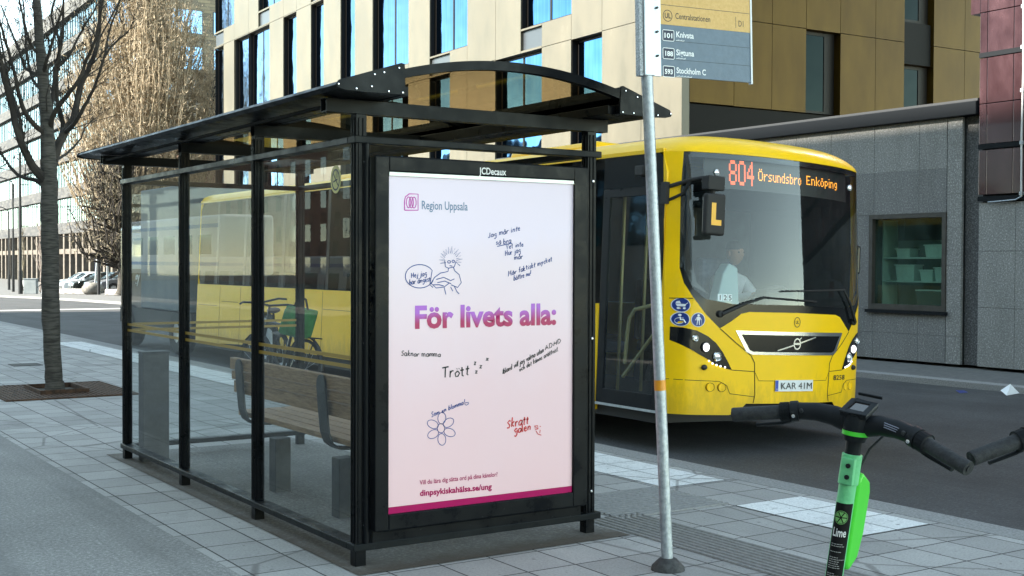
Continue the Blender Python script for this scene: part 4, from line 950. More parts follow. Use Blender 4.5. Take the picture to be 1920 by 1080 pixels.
# inside: floor, lining, dashboard, ticket machine, seats, bulkhead
MB().box(.04,BW-.04,.34,BL-.1,.36,.40).build('floor', M_bdark, bus)
MB().box(.1,BW-.1,.8,BL-.2,2.56,2.60).build('ceiling', noisy('bus_lining', (.10,.11,.11), (.15,.16,.16), 5, .7), bus)
dsh = MB(); dsh.grid(lambda a,b_: (.95+1.36*a, fy(.95+1.36*a,1.3)+.03+.55*b_, 1.24+.05*math.sin(3.1*b_)-.02*b_), 14, 6); dsh.box(.98,2.3,.10,.55,.5,1.235)
db = dsh.build('dashboard', M_bdark, bus, smooth=True)
MB().box(1.30,1.72,.28,.44,1.24,1.47).build('instrument_binnacle', M_rub, db, bevel=.02)
sw = MB(); cc = Vector((1.72,.72,1.36)); tl = Matrix.Rotation(R(-38),3,'X')
sw.tube([cc + tl @ Vector((.23*math.cos(t), .23*math.sin(t), 0)) for t in [2*math.pi*k/28 for k in range(29)]], .017, 8); sw.bar(cc + tl @ Vector((-.22,0,0)), cc + tl @ Vector((.22,0,0)), .05,.02); sw.tube([cc, cc + tl @ Vector((0,0,-.25))], .04, 10)
sw.build('steering_wheel', M_rub, db, smooth=True)
M_tick = principled('ticket_grey', (.30,.42,.44), .5)
MB().prism([(.80,.42,1.28),(1.10,.42,1.28),(1.06,.42,1.66),(.95,.42,1.70),(.88,.42,1.60)], (0,.12,0)).build('ticket_machine', M_tick, bus, bevel=.015)
M_seat = noisy('seat_cloth', (.03,.05,.09), (.06,.08,.13), 20, .9)
for y in (1.9,3.6,4.5,5.4,6.3,7.2):
    for x in (.55, 1.85):
        st = MB().box(x-.42,x+.42,y,y+.42,.78,.90).build('passenger_seat', M_seat, bus, bevel=.03); MB().box(x-.42,x+.42,y+.38,y+.48,.90,1.55).build('seat_back', M_seat, st, bevel=.03)
MB().box(1.10,BW-.05,1.62,1.66,.4,2.3).build('driver_partition', M_bdark, bus)
ds = MB().box(1.45,1.98,.95,1.40,.75,1.0).build('driver_seat', M_seat, bus, bevel=.04); MB().box(1.47,1.96,1.36,1.50,1.0,1.78).build('headrest_back', M_seat, ds, bevel=.05)
for x in (.75, 1.05): rod([(x,1.75,.4),(x,1.75,2.55)])
# mirrors
def mirror(s, par=bus):
    q = (lambda u: BW-u) if s else (lambda u: u)
    yb_ = fy(.02, 2.3)
    mb = MB(); a = (q(.02), yb_, 2.32); b_ = (q(.10), yb_-.20, 2.375); c = (q(.20), yb_-.34, 2.40)
    mb.tube([a, b_, c], .018, 8); mb.tube([(q(.02), yb_, 2.20), (q(.08), yb_-.13, 2.26), b_], .014, 8); mb.box(q(.0)-.02, q(.0)+.02, yb_-.02, yb_+.05, 2.17, 2.36)
    ar = mb.build('mirror_arm', M_rub, par, smooth=True)
    c = Vector((q(.20), yb_-.36, 2.345))
    mb = MB(); mb.box(c.x-.095,c.x+.095,c.y-.06,c.y+.03,2.285,2.405); mb.tube([c, c+Vector((0,-.01,-.10))], .025, 8); mb.build('mirror_head', M_rub, ar, bevel=.02)
    mm = MB().box(c.x-.120,c.x+.105,c.y-.075,c.y-.015,1.90,2.255).build('mirror_body', M_rub, ar, bevel=.025, seg=4)
    MB().box(c.x-.105,c.x+.09,c.y-.016,c.y-.011,1.93,2.22).build('mirror_glass', principled('mirror', (.8,.82,.85), .02, 1), ar)
    return c, ar
c, ar = mirror(0)
ma_ = MB().tube([(BW,.30,1.95),(BW+.05,.27,1.93)], .014, 8).build('mirror_arm', M_rub, bus, smooth=True)
MB().box(BW+.03,BW+.075,.20,.42,1.66,1.94).build('mirror_body', M_bblk, ma_, bevel=.02)
yy = c.y - .0765
MB().add([(c.x-.062,yy,1.985),(c.x+.052,yy,1.985),(c.x+.052,yy,2.032),(c.x-.012,yy,2.032),(c.x-.012,yy,2.175),(c.x-.062,yy,2.175)], [(0,1,2,3,4,5)]).build('letter_sticker', principled('yellow_tape_l', (.85,.42,.01), .4), ar)

# ================================================================ DRIVER
def skinbody(name, mat, verts, edges, radii, parent=None, root=0, loc=(0,0,0), lv=2):
    me = bpy.data.meshes.new(name); me.from_pydata(verts, edges, []); me.materials.append(mat)
    o = bpy.data.objects.new(name, me); COL.objects.link(o); o.location = loc
    if parent: o.parent = parent
    sk = o.modifiers.new('skin', 'SKIN'); sk.use_smooth_shade = True
    for i, r_ in enumerate(radii):
        me.skin_vertices[0].data[i].radius = (r_, r_) if not isinstance(r_, tuple) else r_
        me.skin_vertices[0].data[i].use_root = (i == root)
    sb = o.modifiers.new('sub', 'SUBSURF'); sb.levels = lv; sb.render_levels = lv
    return o
M_skin = principled('skin', (.30,.15,.085), .55); M_shirt = noisy('white_shirt', (.42,.45,.5), (.55,.58,.63), 6, .8, bs=.2); M_trous = principled('dark_trousers', (.02,.022,.03), .8); M_hair = principled('dark_hair', (.02,.014,.01), .7); M_tie = principled('red_tie', (.45,.03,.015), .6)
per = thing('person', 'bus driver in white shirt and red tie sitting behind the windscreen', 'person', (4.19,2.46,-.13)); per.rotation_euler = (0,R(2.5),0)
ox, oy = 1.70, 1.14
V_ = [(0,.05,1.03),(0,.10,1.2),(0,.11,1.4),(0,.08,1.56),(0,.06,1.64),(0,.03,1.72),  # pelvis..neck
  (.17,.06,1.55),(.25,-.10,1.36),(.17,-.34,1.40),(.13,-.42,1.42),   # left arm
  (-.17,.06,1.55),(-.25,-.10,1.36),(-.17,-.34,1.40),(-.13,-.42,1.42),
  (.10,.0,1.02),(.13,-.42,1.02),(.13,-.46,.60),(.13,-.56,.50),(-.10,.0,1.02),(-.13,-.42,1.02),(-.13,-.46,.60),(-.13,-.56,.50)]
V_ = [(ox+a, oy+b_, c_) for a,b_,c_ in V_]
E_ = [(0,1),(1,2),(2,3),(3,4),(4,5),(3,6),(6,7),(7,8),(8,9),(3,10),(10,11),(11,12),(12,13),(0,14),(14,15),(15,16),(16,17),(0,18),(18,19),(19,20),(20,21)]
Rr = [(.15,.12),(.15,.11),(.16,.11),(.12,.09),.06,.055,.075,.052,.042,.032,.075,.052,.042,.032,.09,.075,.055,.045,.09,.075,.055,.045]
body = skinbody('body', M_shirt, V_, E_, Rr, per)
body.data.materials.append(M_trous)
hd = MB(); hc = Vector((ox, oy-.0, 1.83))
def headf(a, b_):
    th, ph = 2*math.pi*a, math.pi*b_; x = .078*math.sin(ph)*math.cos(th); y = .098*math.sin(ph)*math.sin(th); z = -.118*math.cos(ph)
    k = 1 - .22*max(0,-z/.118)**1.5
    if y < 0: y -= .020*math.exp(-((x/.016)**2 + ((z+.012)/.03)**2)) + .008*math.exp(-((x/.03)**2+((z+.055)/.012)**2)) - .008*math.exp(-(((abs(x)-.032)/.016)**2+((z-.012)/.012)**2))
    return (hc.x + x*k, hc.y + y*k, hc.z + z)
hd.grid(headf, 28, 20)
for s in (-1,1): hd.sphere((hc.x+s*.08, hc.y+.005, hc.z-.005), .012, .02, .032)
hdo = hd.build('head', M_skin, per, smooth=True)
mb = MB()
for s in (-1,1): mb.sphere((hc.x+s*.032, hc.y-.086, hc.z+.010), .012, .008, .008)
build_each(mb, 'eye', principled('eye', (.05,.04,.03), .2), hdo, smooth=True)
MB().grid(lambda a,b_: (hc.x+.085*math.sin(math.pi*(.5+.5*b_))*math.cos(2*math.pi*a), hc.y+.012+.104*math.sin(math.pi*(.5+.5*b_))*math.sin(2*math.pi*a), hc.z+.035-.10*math.cos(math.pi*(.5+.5*b_))), 20, 8).build('hair', M_hair, hdo, smooth=True)
mb = MB(); mb.tube([(ox,oy-.035,1.60),(ox-.01,oy-.03,1.56),(ox-.01,oy-.02,1.40),(ox-.02,oy-.02,1.22)], [.02,.026,.036,.04], 8, squash=.4); mb.build('tie', M_tie, per, smooth=True)
mb = MB()
for s in (-1,1):
    h0 = Vector((ox+s*.13, oy-.43, 1.425))
    mb.sphere(h0, .036, .045, .022)
    for k in range(4): mb.tube([h0+Vector((s*(-.022+.015*k),-.03,0)), h0+Vector((s*(-.022+.015*k),-.065,-.004)), h0+Vector((s*(-.022+.015*k),-.075,-.028)), h0+Vector((s*(-.022+.015*k),-.058,-.042))], [.0095,.009,.0085,.007], 7)
    mb.tube([h0+Vector((-s*.03,-.01,0)), h0+Vector((-s*.05,-.04,-.005)), h0+Vector((-s*.045,-.062,-.02))], [.011,.010,.008], 7)
mb.build('hands', M_skin, per, smooth=True)
# ================================================================ BUILDINGS
M_clad = principled('bronze_cladding', (.25,.17,.08), .55, .2); nt, b = nodes(M_clad); v = coords(nt)
f = noise(nt, coords(nt, (1,1,.35)), 1.4, 8, .7); f2 = noise(nt, coords(nt, (1,1,1)), .25, 2)
c1 = ramp(nt, f, [(.3,(.098,.088,.062)),(.5,(.120,.108,.078)),(.62,(.128,.115,.083)),(.8,(.180,.166,.126))])
nt.links.new(mixc(nt, c1, ramp(nt, f2, [(.35,g(.9)),(.65,g(1.08))]), 1, 'MULTIPLY'), b.inputs['Base Color'])
nt.links.new(ramp(nt, f, [(.3,g(.42)),(.7,g(.58))]), b.inputs['Roughness'])
M_wframe = principled('window_frame_dark', (.009,.0075,.0065), .5, 0, spec=.2); M_spand = principled('spandrel_grey', (.045,.052,.06), .35)
def mirror_glass(name, c=(.45,.6,.7), rough=.03, wav=.015):
    mt = principled(name, c, rough, 1.0); nt, b = nodes(mt)
    bump(nt, b, noise(nt, coords(nt), .6, 2), wav, 1.0); return mt
def curtain_glass(name, c1, c2):
    mt = mirror_glass(name, c1, .04, .05); nt, b = nodes(mt)
    f = noise(nt, coords(nt, (2.2,2.2,.05)), 1.6, 3, .6); nt.links.new(ramp(nt, f, [(.42,c1),(.5,c2),(.56,c1),(.66,c2)]), b.inputs['Base Color']); return mt
M_win = curtain_glass('window_glass_blue', (.05,.145,.30), (.075,.18,.335))
M_win_old = mirror_glass('window_glass_blue', (.075,.19,.36), .04, .05); M_wdark = glass('window_glass_dark', (.10,.12,.12), .02, 0, 1.5, 1.0)
HA = R(2.0); HK = Vector((19.87, 20.39, -.13))
hb = thing('apartment_building', 'tall bronze panelled building with sunlit pale side and shaded golden side behind the bus', 'building', tuple(HK), -HA)
# local: pale side x=0 (y away from us), golden side y=0 (x to the right); z from the ground
LS, WT, HT, RC = 41.0, 26.0, 21.5, .30
def wall_strips(cols, wins, seam_z, H, mk):
    """panels between windows; cols = seam positions; wins = (a0,a1,z0,z1)"""
    for a0, a1 in zip(cols, cols[1:]):
        zs = sorted([0.0, H] + [z for z in seam_z] + [z for w in wins if w[0] < (a0+a1)/2 < w[1] for z in w[2:4]])
        zs = [z for i, z in enumerate(zs) if i == 0 or z - zs[i-1] > .02]
        for z0, z1 in zip(zs, zs[1:]):
            zc = (z0+z1)/2; ac = (a0+a1)/2
            if any(w[0] <= ac <= w[1] and w[2] <= zc <= w[3] for w in wins): continue
            mk(a0+.008, a1-.008, z0+.010, z1-.010)
dz = .13
WP = []   # pale side windows (s0,s1,z0,z1,mullions,kind)
R1 = (14.2+dz, 17.9+dz); R2 = (9.28+dz, 13.3+dz); R3 = (4.4+dz, 8.47+dz); R0 = (.3, 3.4)
for s0,s1,n in ((39.3,40.9,0),(35.4,37.4,0),(32.2,35.2,1),(28.6,30.3,0),(25.3,26.8,0),(21.9,23.4,0),(16.8,20.1,1),(12.1,15.0,1),(5.5,8.45,1)): WP.append((s0,s1,*R2,n,1))
for s0,s1,n in ((37.7,40.9,1),(30.6,33.8,1),(25.3,28.6,1),(19.0,21.9,1),(12.1,13.6,0)): WP.append((s0,s1,*R1,n,1))
for s0,s1,n in ((7.15,10.1,1),(3.8,5.45,0),(13.4,15.0,0),(17.4,20.1,1),(21.9,24.0,0),(26.8,28.6,0),(30.3,33.2,1),(35.4,37.4,0),(39.3,40.9,0)): WP.append((s0,s1,*R3,n,1))
for s0,s1 in ((3.8,10.1),(12.1,20.1),(21.9,30.3),(32.2,40.9)): WP.append((s0,s1,*R0,3,1))
SP = [(39.3,40.9,13.42+dz,14.1+dz),(32.2,33.8,13.42+dz,14.1+dz),(25.3,26.8,13.42+dz,14.1+dz),(7.15,8.45,8.56+dz,9.2+dz),(13.4,15.0,8.56+dz,9.2+dz)]
cols = sorted(set([0.0,1.84,3.8,5.45,7.15,8.45,10.1,12.1,13.4,15.0,16.8,18.4,20.1,21.9,23.4,25.3,26.8,28.6,30.3,32.2,33.8,35.3,37.55,39.3,40.95]))
mb = MB(); blk = [(w[0],w[1],w[2],w[3]) for w in WP] + SP
wall_strips(cols, blk, (8.49+dz, 13.35+dz, 3.95), 19.3, lambda a0,a1,z0,z1: mb.box(0, RC-.03, a0, a1, z0, z1))
GT = []
GW = [(4.72,6.03,5.98+dz,8.42+dz),(8.85,10.15,9.12+dz,13.2+dz),(8.85,10.15,5.0+dz,7.76+dz),(14.4,15.8,5.98+dz,8.42+dz),(1.9,3.3,10.4+dz,13.2+dz),(13.0,14.4,9.3+dz,13.2+dz)]
GS = [(8.85,10.15,7.78+dz,9.10+dz)]
gcols = [0.0,.37,1.88,3.31,4.65,6.05,7.55,8.83,10.17,11.65,13.0,14.4,15.8,17.2,19,21,23,25.6]
gmb = MB(); M_clad_shaded = noisy('shaded_cladding', (.048,.026,.003), (.068,.039,.0055), 1.2, .42, .45, bs=0, spec=.15, stretch=(1,1,.35))  # shaded copy of the bronze cladding: darker colour for the side away from the sun
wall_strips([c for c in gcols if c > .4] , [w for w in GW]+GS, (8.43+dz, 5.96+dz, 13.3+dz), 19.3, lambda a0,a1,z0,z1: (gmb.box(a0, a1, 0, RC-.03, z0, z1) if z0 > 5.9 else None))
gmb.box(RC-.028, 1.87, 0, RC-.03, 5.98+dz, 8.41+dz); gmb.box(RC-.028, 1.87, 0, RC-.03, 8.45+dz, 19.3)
mb.build('cladding', M_clad, hb); gmb.build('shaded_cladding', M_clad_shaded, hb)
MB().box(RC, WT, RC, LS, 0, HT-2.0).build('wall', M_wframe, hb)
MB().box(RC-.028, WT, .05, RC-.001, 0, 5.94+dz).build('plinth', principled('plinth_black', (.006,.0055,.005), .6, 0, spec=.1), hb)
MB().box(-.02, WT, -.02, LS, 19.31, 19.75).build('parapet', M_clad, hb)
for s0,s1,z0,z1,n,k in WP:
    mb = MB(); t = .09
    mb.box(RC-.07,RC-.002,s0+.005,s0+t,z0+.005,z1-.005); mb.box(RC-.07,RC-.002,s1-t,s1-.005,z0+.005,z1-.005); mb.box(RC-.07,RC-.002,s0+t,s1-t,z0+.005,z0+t); mb.box(RC-.07,RC-.002,s0+t,s1-t,z1-t,z1-.005)
    for i in range(1, n+1): y = s0 + (s1-s0)*i/(n+1); mb.box(RC-.065,RC-.002,y-.05,y+.05,z0+t,z1-t)
    mb.box(0.05,RC-.071,s0-.004,s0+.012,z0+.005,z1-.005); mb.box(.05,RC-.071,s1-.012,s1+.004,z0+.005,z1-.005)
    fr = mb.build('window', M_wframe, hb)
    MB().box(RC-.05,RC-.03,s0+t,s1-t,z0+t,z1-t).build('pane', M_win, fr)
for w in SP: MB().box(.10,RC-.02,w[0]+.01,w[1]-.01,w[2]+.01,w[3]-.01).build('spandrel', M_spand, hb)
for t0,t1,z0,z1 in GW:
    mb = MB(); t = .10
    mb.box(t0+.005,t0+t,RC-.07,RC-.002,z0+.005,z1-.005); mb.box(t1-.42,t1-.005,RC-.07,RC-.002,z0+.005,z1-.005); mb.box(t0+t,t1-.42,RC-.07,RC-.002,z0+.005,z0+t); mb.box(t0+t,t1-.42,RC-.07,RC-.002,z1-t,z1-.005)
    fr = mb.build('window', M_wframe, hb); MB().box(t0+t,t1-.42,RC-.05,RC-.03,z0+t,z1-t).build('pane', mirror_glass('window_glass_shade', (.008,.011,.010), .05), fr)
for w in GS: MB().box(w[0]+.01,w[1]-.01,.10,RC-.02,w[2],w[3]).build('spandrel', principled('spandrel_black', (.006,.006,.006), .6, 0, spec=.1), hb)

# ---------------- low granite building
def granite(name, dark, light, scale=42, rough=.75):
    mt = principled(name, light, rough); nt, b = nodes(mt); v = coords(nt)
    vo = N(nt, 'ShaderNodeTexNoise'); vo.inputs['Scale'].default_value = scale; vo.inputs['Detail'].default_value = 3; vo.inputs['Roughness'].default_value = .8; nt.links.new(v, vo.inputs[0])
    c1 = ramp(nt, vo.outputs['Fac'], [(.36, dark), (.5, tuple((a+b_)/2*.85 for a,b_ in zip(dark,light))), (.62, light), (.70, tuple(min(1,x*1.9) for x in light))])
    c2 = ramp(nt, noise(nt, coords(nt, (1,1,.35)), 1.1, 7, .75), [(.28,g(.70)),(.5,g(.98)),(.72,g(1.15))])
    nt.links.new(mixc(nt, c1, c2, 1, 'MULTIPLY'), b.inputs['Base Color']); return mt
M_gran = granite('granite_grey', (.165,.165,.162), (.33,.33,.325)); M_gran2 = granite('granite_dark', (.115,.116,.118), (.25,.25,.25)); M_granL = granite('granite_light', (.09,.093,.098), (.25,.255,.26))
M_joint = principled('stone_joint', (.012,.012,.013), .9); M_fasc = principled('fascia_dark', (.006,.008,.011), .55, 0, spec=.12)
GX = 13.25; GY0, GY1 = 6.38, 19.4
lb = thing('low_building', 'low flat roofed grey granite building with one shop window behind the bus', 'building', (GX, GY0, 0))
MB().box(.05, 6.4, .02, GY1-GY0, 0, 3.99).build('wall_core', M_joint, lb)
slabs = MB(); dark = MB(); lite = MB()
wy0, wy1, wz0, wz1 = .27, 1.76, .79, 2.32
ycuts = [.275] + [.79, 1.68, 2.6, 3.4, 4.2, 5.0, 5.9, 6.8, 7.7, 8.6, 9.5, 10.4, 11.3, 12.2, GY1-GY0]
for a, c in zip(ycuts, ycuts[1:]):
    lite.box(0,.05,a+.004,c-.004,3.0,3.752)
    for z0, z1 in ((.0,.42),(.42,.79),(.79,2.32),(2.32,3.0)):
        if z0 >= .78 and z1 < 2.4 and a < wy1: continue
        slabs.box(0,.05,a+.002,c-.002,z0+.002,z1-.002)
slabs.box(0,.05,wy1+.002,ycuts[2]+.9,.792,2.318) if False else None
slabs.box(0,.05,wy1+.003,2.598,.792,2.318)
for z0, z1 in ((0,.42),(.42,1.5),(1.5,2.6),(2.6,3.752)): lite.box(-.004,.05,.002,.262,z0+.002,z1-.002)
slabs.build('stone_slabs', M_gran2, lb); lite.build('light_stone_slabs', M_gran, lb)
MB().box(-.10, 6.4, -.30, GY1-GY0, 3.756, 3.96).build('roof_fascia', M_fasc, lb, bevel=.01)
MB().box(-.06, 6.4, -.30, GY1-GY0, 3.962, 4.0).build('roof_edge', principled('roof_edge', (.02,.022,.026), .5), lb)
MB().box(.09, 1.2, -.30, .0, 0, 3.754).build('recess_wall', granite('granite_recess', (.05,.052,.055), (.17,.172,.175)), lb)
mb = MB(); t = .07
mb.box(-.02,.10,wy0,wy0+t,wz0+.003,wz1-.002); mb.box(-.02,.10,wy1-t,wy1,wz0+.003,wz1-.002); mb.box(-.02,.10,wy0+t,wy1-t,wz0+.003,wz0+.09); mb.box(-.02,.10,wy0+t,wy1-t,wz1-t,wz1-.002)
wf = mb.build('shop_window', noisy('bronze_frame', (.035,.032,.028), (.055,.05,.045), 8, .45), lb)
mb = MB(); mb.box(-.06,.0,wy0-.04,wy1+.04,wz0-.05,wz0); mb.build('sill', M_fasc, wf)
MB().box(.055,.062,wy0+t,wy1-t,wz0+.09,wz1-t).build('pane', glass('shop_glass', (.72,.84,.79), .06, 0, 1.5, .8, (.25,.36,.33), 2), wf)
# the room is cut out behind the pane
core = [o for o in lb.children if o.name.startswith('wall_core')][0]; bpy.data.objects.remove(core)
cb = MB(); D = GY1-GY0
cb.box(.051,6.4,wy1+.03,D,0,3.74); cb.box(.051,6.4,.02,wy1+.03,0,wz0-.002); cb.box(.051,6.4,.02,wy1+.03,wz1+.002,3.74); cb.box(.9,6.4,.02,wy1+.03,wz0-.002,wz1+.002); cb.box(.101,.9,.02,wy0,wz0-.002,wz1+.002); cb.build('wall_core', noisy('inside_dark', (.02,.022,.022), (.05,.055,.05), 3, .9), lb)
su = thing('shelf_unit', 'white storage shelves standing behind the shop window of the granite building', 'shelf', (GX+.45, GY0+1.02, wz0))
M_shelf = principled('shelf_white', (.5,.55,.52), .6)
for z in (.0,.42,.80): MB().box(-.16,.2,-.72,.70,z+.02,z+.045).build('shelf_board', M_shelf, su)
MB().box(.2,.22,-.72,.70,.02,1.12).build('back_panel', principled('shelf_back', (.16,.20,.18), .8), su); MB().box(-.16,.2,.70,.72,0,1.45).build('side_panel', M_shelf, su)
M_tub = principled('tub_white', (.55,.62,.58), .5)
for i, (y, z, w_, h, lab) in enumerate(((-.25,.825,.30,.20,'wide pale tub with a raised lid on the top shelf behind the shop window'),(.34,.825,.24,.14,'low open pale box on the top shelf at the far side of the shop window'),(.30,.445,.34,.26,'pale drawer box on the middle shelf behind the shop window'),(-.12,.445,.22,.18,'small pale tub in the centre of the middle shelf behind the shop window'),(-.42,.445,.26,.22,'pale tub at the near end of the middle shelf behind the shop window'),(-.2,.045,.5,.26,'large round topped dark tub on the bottom shelf behind the shop window'))):
    mb = MB(); mb.prism([(-.10,-w_/2,0),(-.10,w_/2,0),(-.12,w_/2+.02,h),(-.12,-w_/2-.02,h)], (.22,0,0))
    o = tag(mb.build('storage_tub', M_tub if i < 5 else principled('tub_dark', (.06,.10,.10), .5), bevel=.012), lab, 'tub', 'tubs on the window shelves'); o.location = (GX+.45, GY0+1.02+y, wz0+z+.001)
    MB().box(-.13,.11,-w_/2-.03,w_/2+.03,h,h+.02).build('lid', M_tub, o)

# ---------------- burgundy panelled building on the right
BY1 = 6.06; BY0 = -4.5; BX = 13.22
rb = thing('panelled_building', 'building with glossy burgundy metal panels above a grey granite base at the right edge', 'building', (BX, BY0, 0))
L = BY1 - BY0
MB().box(.06, 9, .02, L-.02, 0, 11).build('wall', M_joint, rb)
mb = MB(); y = L
while y > .1:
    for z0, z1 in ((.0,.88),(.88,1.72),(1.72,2.44)): mb.box(0,.06,max(y-.62,.0)+.003,y-.003,z0+.003,z1-.003)
    y -= .62
mb.build('granite_base', M_gran, rb)
M_burg = principled('burgundy_panel', (.115,.05,.062), .16, .65, coat=.6); nt, b = nodes(M_burg)
f = noise(nt, coords(nt, (1,1,.5)), 1.2, 6, .65); nt.links.new(ramp(nt, f, [(.3,(.050,.018,.022)),(.7,(.11,.055,.065))]), b.inputs['Base Color']); nt.links.new(ramp(nt, f, [(.3,g(.12)),(.7,g(.34))]), b.inputs['Roughness']); bump(nt, b, noise(nt, coords(nt), 1.6, 2), .25, .06)
mb = MB(); y = L; k = 0
ws_ = [.13,.44] 
while y > .2:
    w_ = ws_[k % 2] if k < 2 else (.44 if k % 3 else .44); k += 1
    for z0, z1 in ((2.55,3.22),(3.30,3.90),(3.90,4.58),(4.64,5.25),(5.25,5.9),(5.96,6.6),(6.6,7.2),(7.28,7.9),(7.9,8.5),(8.6,9.2),(9.2,9.9)): mb.box(-.02,.06,max(y-w_,0)+.005,y-.005,z0+.006,z1-.006)
    y -= w_
mb.build('metal_panels', M_burg, rb, bevel=.004)
mb = MB()
for z in (2.46,3.23,4.585,5.905): mb.box(-.035,.02,.0,L,z,z+.07)
mb.build('ledge', M_fasc, rb)
MB().box(-.02,1.0,L+.001,L+.16,5.25,7.9).build('corner_panel', M_burg, rb)
mb = MB(); y = L-.74; mb.tube([(-.05,y,2.50),(-.05,y+.006,3.4),(-.05,y-.01,4.3),(-.05,y+.004,5.6),(-.05,y-.004,7.5)], .013, 8); cbl = mb.build('cable', principled('cable_white', (.6,.6,.6), .5), rb, smooth=True)
mb = MB(); 
for z in (2.52,3.25,4.0,4.62,5.2): mb.box(-.07,-.02,y-.025,y+.025,z,z+.05)
mb.tube([(-.05,y,2.50),(-.05,y+.09,2.46),(-.05,y+.55,2.44)], .010, 6); mb.build('cable_clip', M_galv, cbl)
MB().box(-.04,9,-.02,L+.02,9.92,10.2).build('parapet', M_fasc, rb)

# ---------------- glass office building far left
def brick(name, c1, c2, w_=.55, h=.20, mc=(.05,.05,.05), rot=(R(90),0,R(90))):
    mt = principled(name, c1, .85); nt, b = nodes(mt); v = coords(nt, rot=(0,0,0))
    sx = N(nt, 'ShaderNodeSeparateXYZ'); nt.links.new(v, sx.inputs[0]); ad = N(nt, 'ShaderNodeMath'); nt.links.new(sx.outputs[0], ad.inputs[0]); nt.links.new(sx.outputs[1], ad.inputs[1])
    cx_ = N(nt, 'ShaderNodeCombineXYZ'); nt.links.new(ad.outputs[0], cx_.inputs[0]); nt.links.new(sx.outputs[2], cx_.inputs[1])
    br = N(nt, 'ShaderNodeTexBrick'); br.inputs['Scale'].default_value = 1; br.inputs['Brick Width'].default_value = w_; br.inputs['Row Height'].default_value = h; br.inputs['Mortar Size'].default_value = .02; br.inputs['Bias'].default_value = 0
    br.inputs['Color1'].default_value = (*c1,1); br.inputs['Color2'].default_value = (*c2,1); br.inputs['Mortar'].default_value = (*mc,1); nt.links.new(cx_.outputs[0], br.inputs['Vector'])
    nt.links.new(br.outputs['Color'], b.inputs['Base Color']); return mt
M_obrick = brick('office_brick', (.045,.046,.05), (.09,.088,.085), 1.3, .32); M_ebrick = brick('end_wall_brick', (.10,.09,.075), (.20,.17,.12), 1.3, .32)
M_oglass = mirror_glass('office_glass', (.045,.165,.22), .03, .004); M_omull = principled('mullion_dark', (.025,.035,.04), .4); M_pier = noisy('pier_concrete', (.10,.085,.07), (.16,.135,.11), 2, .85)
OG = -.72; OA = R(1.5); OK = at(215, 460, 108.5); OK.z = OG
ob_ = thing('office_building', 'long office block with bands of sky reflecting glass between grey brick strips', 'building', tuple(OK), -OA)
# local: front on x=0, y away from us; near corner at y=0, upper storeys step back at y=8.6
OL = 150.0; FL = 3.62; ZB = [5.0, 8.62, 12.25, 15.9, 19.5, 23.1, 26.6]
YU = 7.2
for i, z in enumerate(ZB):
    mb = MB(); gb = MB(); mu = MB()
    y0 = 0 if i < 3 else YU
    top = (i == len(ZB)-1); h = 1.55 if top else 1.12
    mb.box(-.15, .3, y0, OL, z, z + h); mb.build('brick_band', M_obrick, ob_)
    if i < 6:
        gb.box(.25,.3,y0+.1,OL,z+h,ZB[i+1]); nf = len(gb.f)
        y = y0 + .2; rr = random.Random(i)
        while y < OL:
            gb.box(.205,.249,y-.045,y+.045,z+h+.001,ZB[i+1]-.001); y += rr.choice((.75,.9,1.1,1.3))*(1 if y < 80 else 2)
        pg = gb.build('glazing', M_oglass, ob_, fix=False); pg.data.materials.append(M_omull)
        for k in range(nf, len(gb.f)): pg.data.polygons[k].material_index = 1
# end walls facing us
mb = MB(); mb.box(.3, 22, YU, YU+.3, 12.2, 28.1); mb.box(.3,14,0,.3,0,12.3); mb.build('end_wall', M_ebrick, ob_)
for z0 in (13.6, 17.1, 20.6, 24.1):
    for x0, x1 in ((1.0,5.2),(6.5,10.2),(11.2,16.5),(17.2,21.5)):
        mb = MB(); n = 3; mb.box(x0,x1,YU-.06,YU-.002,z0,z0+2.35); fr = mb.build('window', M_omull, ob_)
        pm = MB()
        for k in range(n): a = x0+.1+(x1-x0-.1)*k/n; pm.box(a, a+(x1-x0-.1)/n-.1, YU-.08, YU-.061, z0+.1, z0+2.25)
        pm.build('pane', mirror_glass('end_pane', (.28,.50,.75), .04, .01) if 'end_pane' not in bpy.data.materials else bpy.data.materials['end_pane'], fr)
MB().box(.35,22,YU+.31,OL,12.2,27.9).build('upper_core', M_omull, ob_); MB().box(.35,14,.31,OL,4.9,12.2).build('lower_core', M_omull, ob_)
mb = MB(); pw = MB(); sh_ = MB()
y = .4
while y < OL:
    mb.box(-.1,.5,y,y+.62,0,5.0); y += 2.75 if y < 60 else 5.5
build_each(mb, 'pier', M_pier, ob_); MB().box(-.02,.45,0,OL,2.95,3.45).build('cross_beam', M_pier, ob_)
sh_.box(.7,.75,.1,OL,0,2.95); sh_.box(.6,.65,.1,OL,3.45,4.99); sh_.build('shop_glazing', mirror_glass('shop_glass_far', (.30,.30,.26), .05, .01), ob_)
M_ban = noisy('banner_print', (.10,.08,.25), (.6,.6,.7), 3.5, .7, bs=0)
for y in (5.0, 7.7, 2.4): MB().box(.3,.34,y+.9,y+1.6,.3,2.7).build('banner', M_ban, ob_)
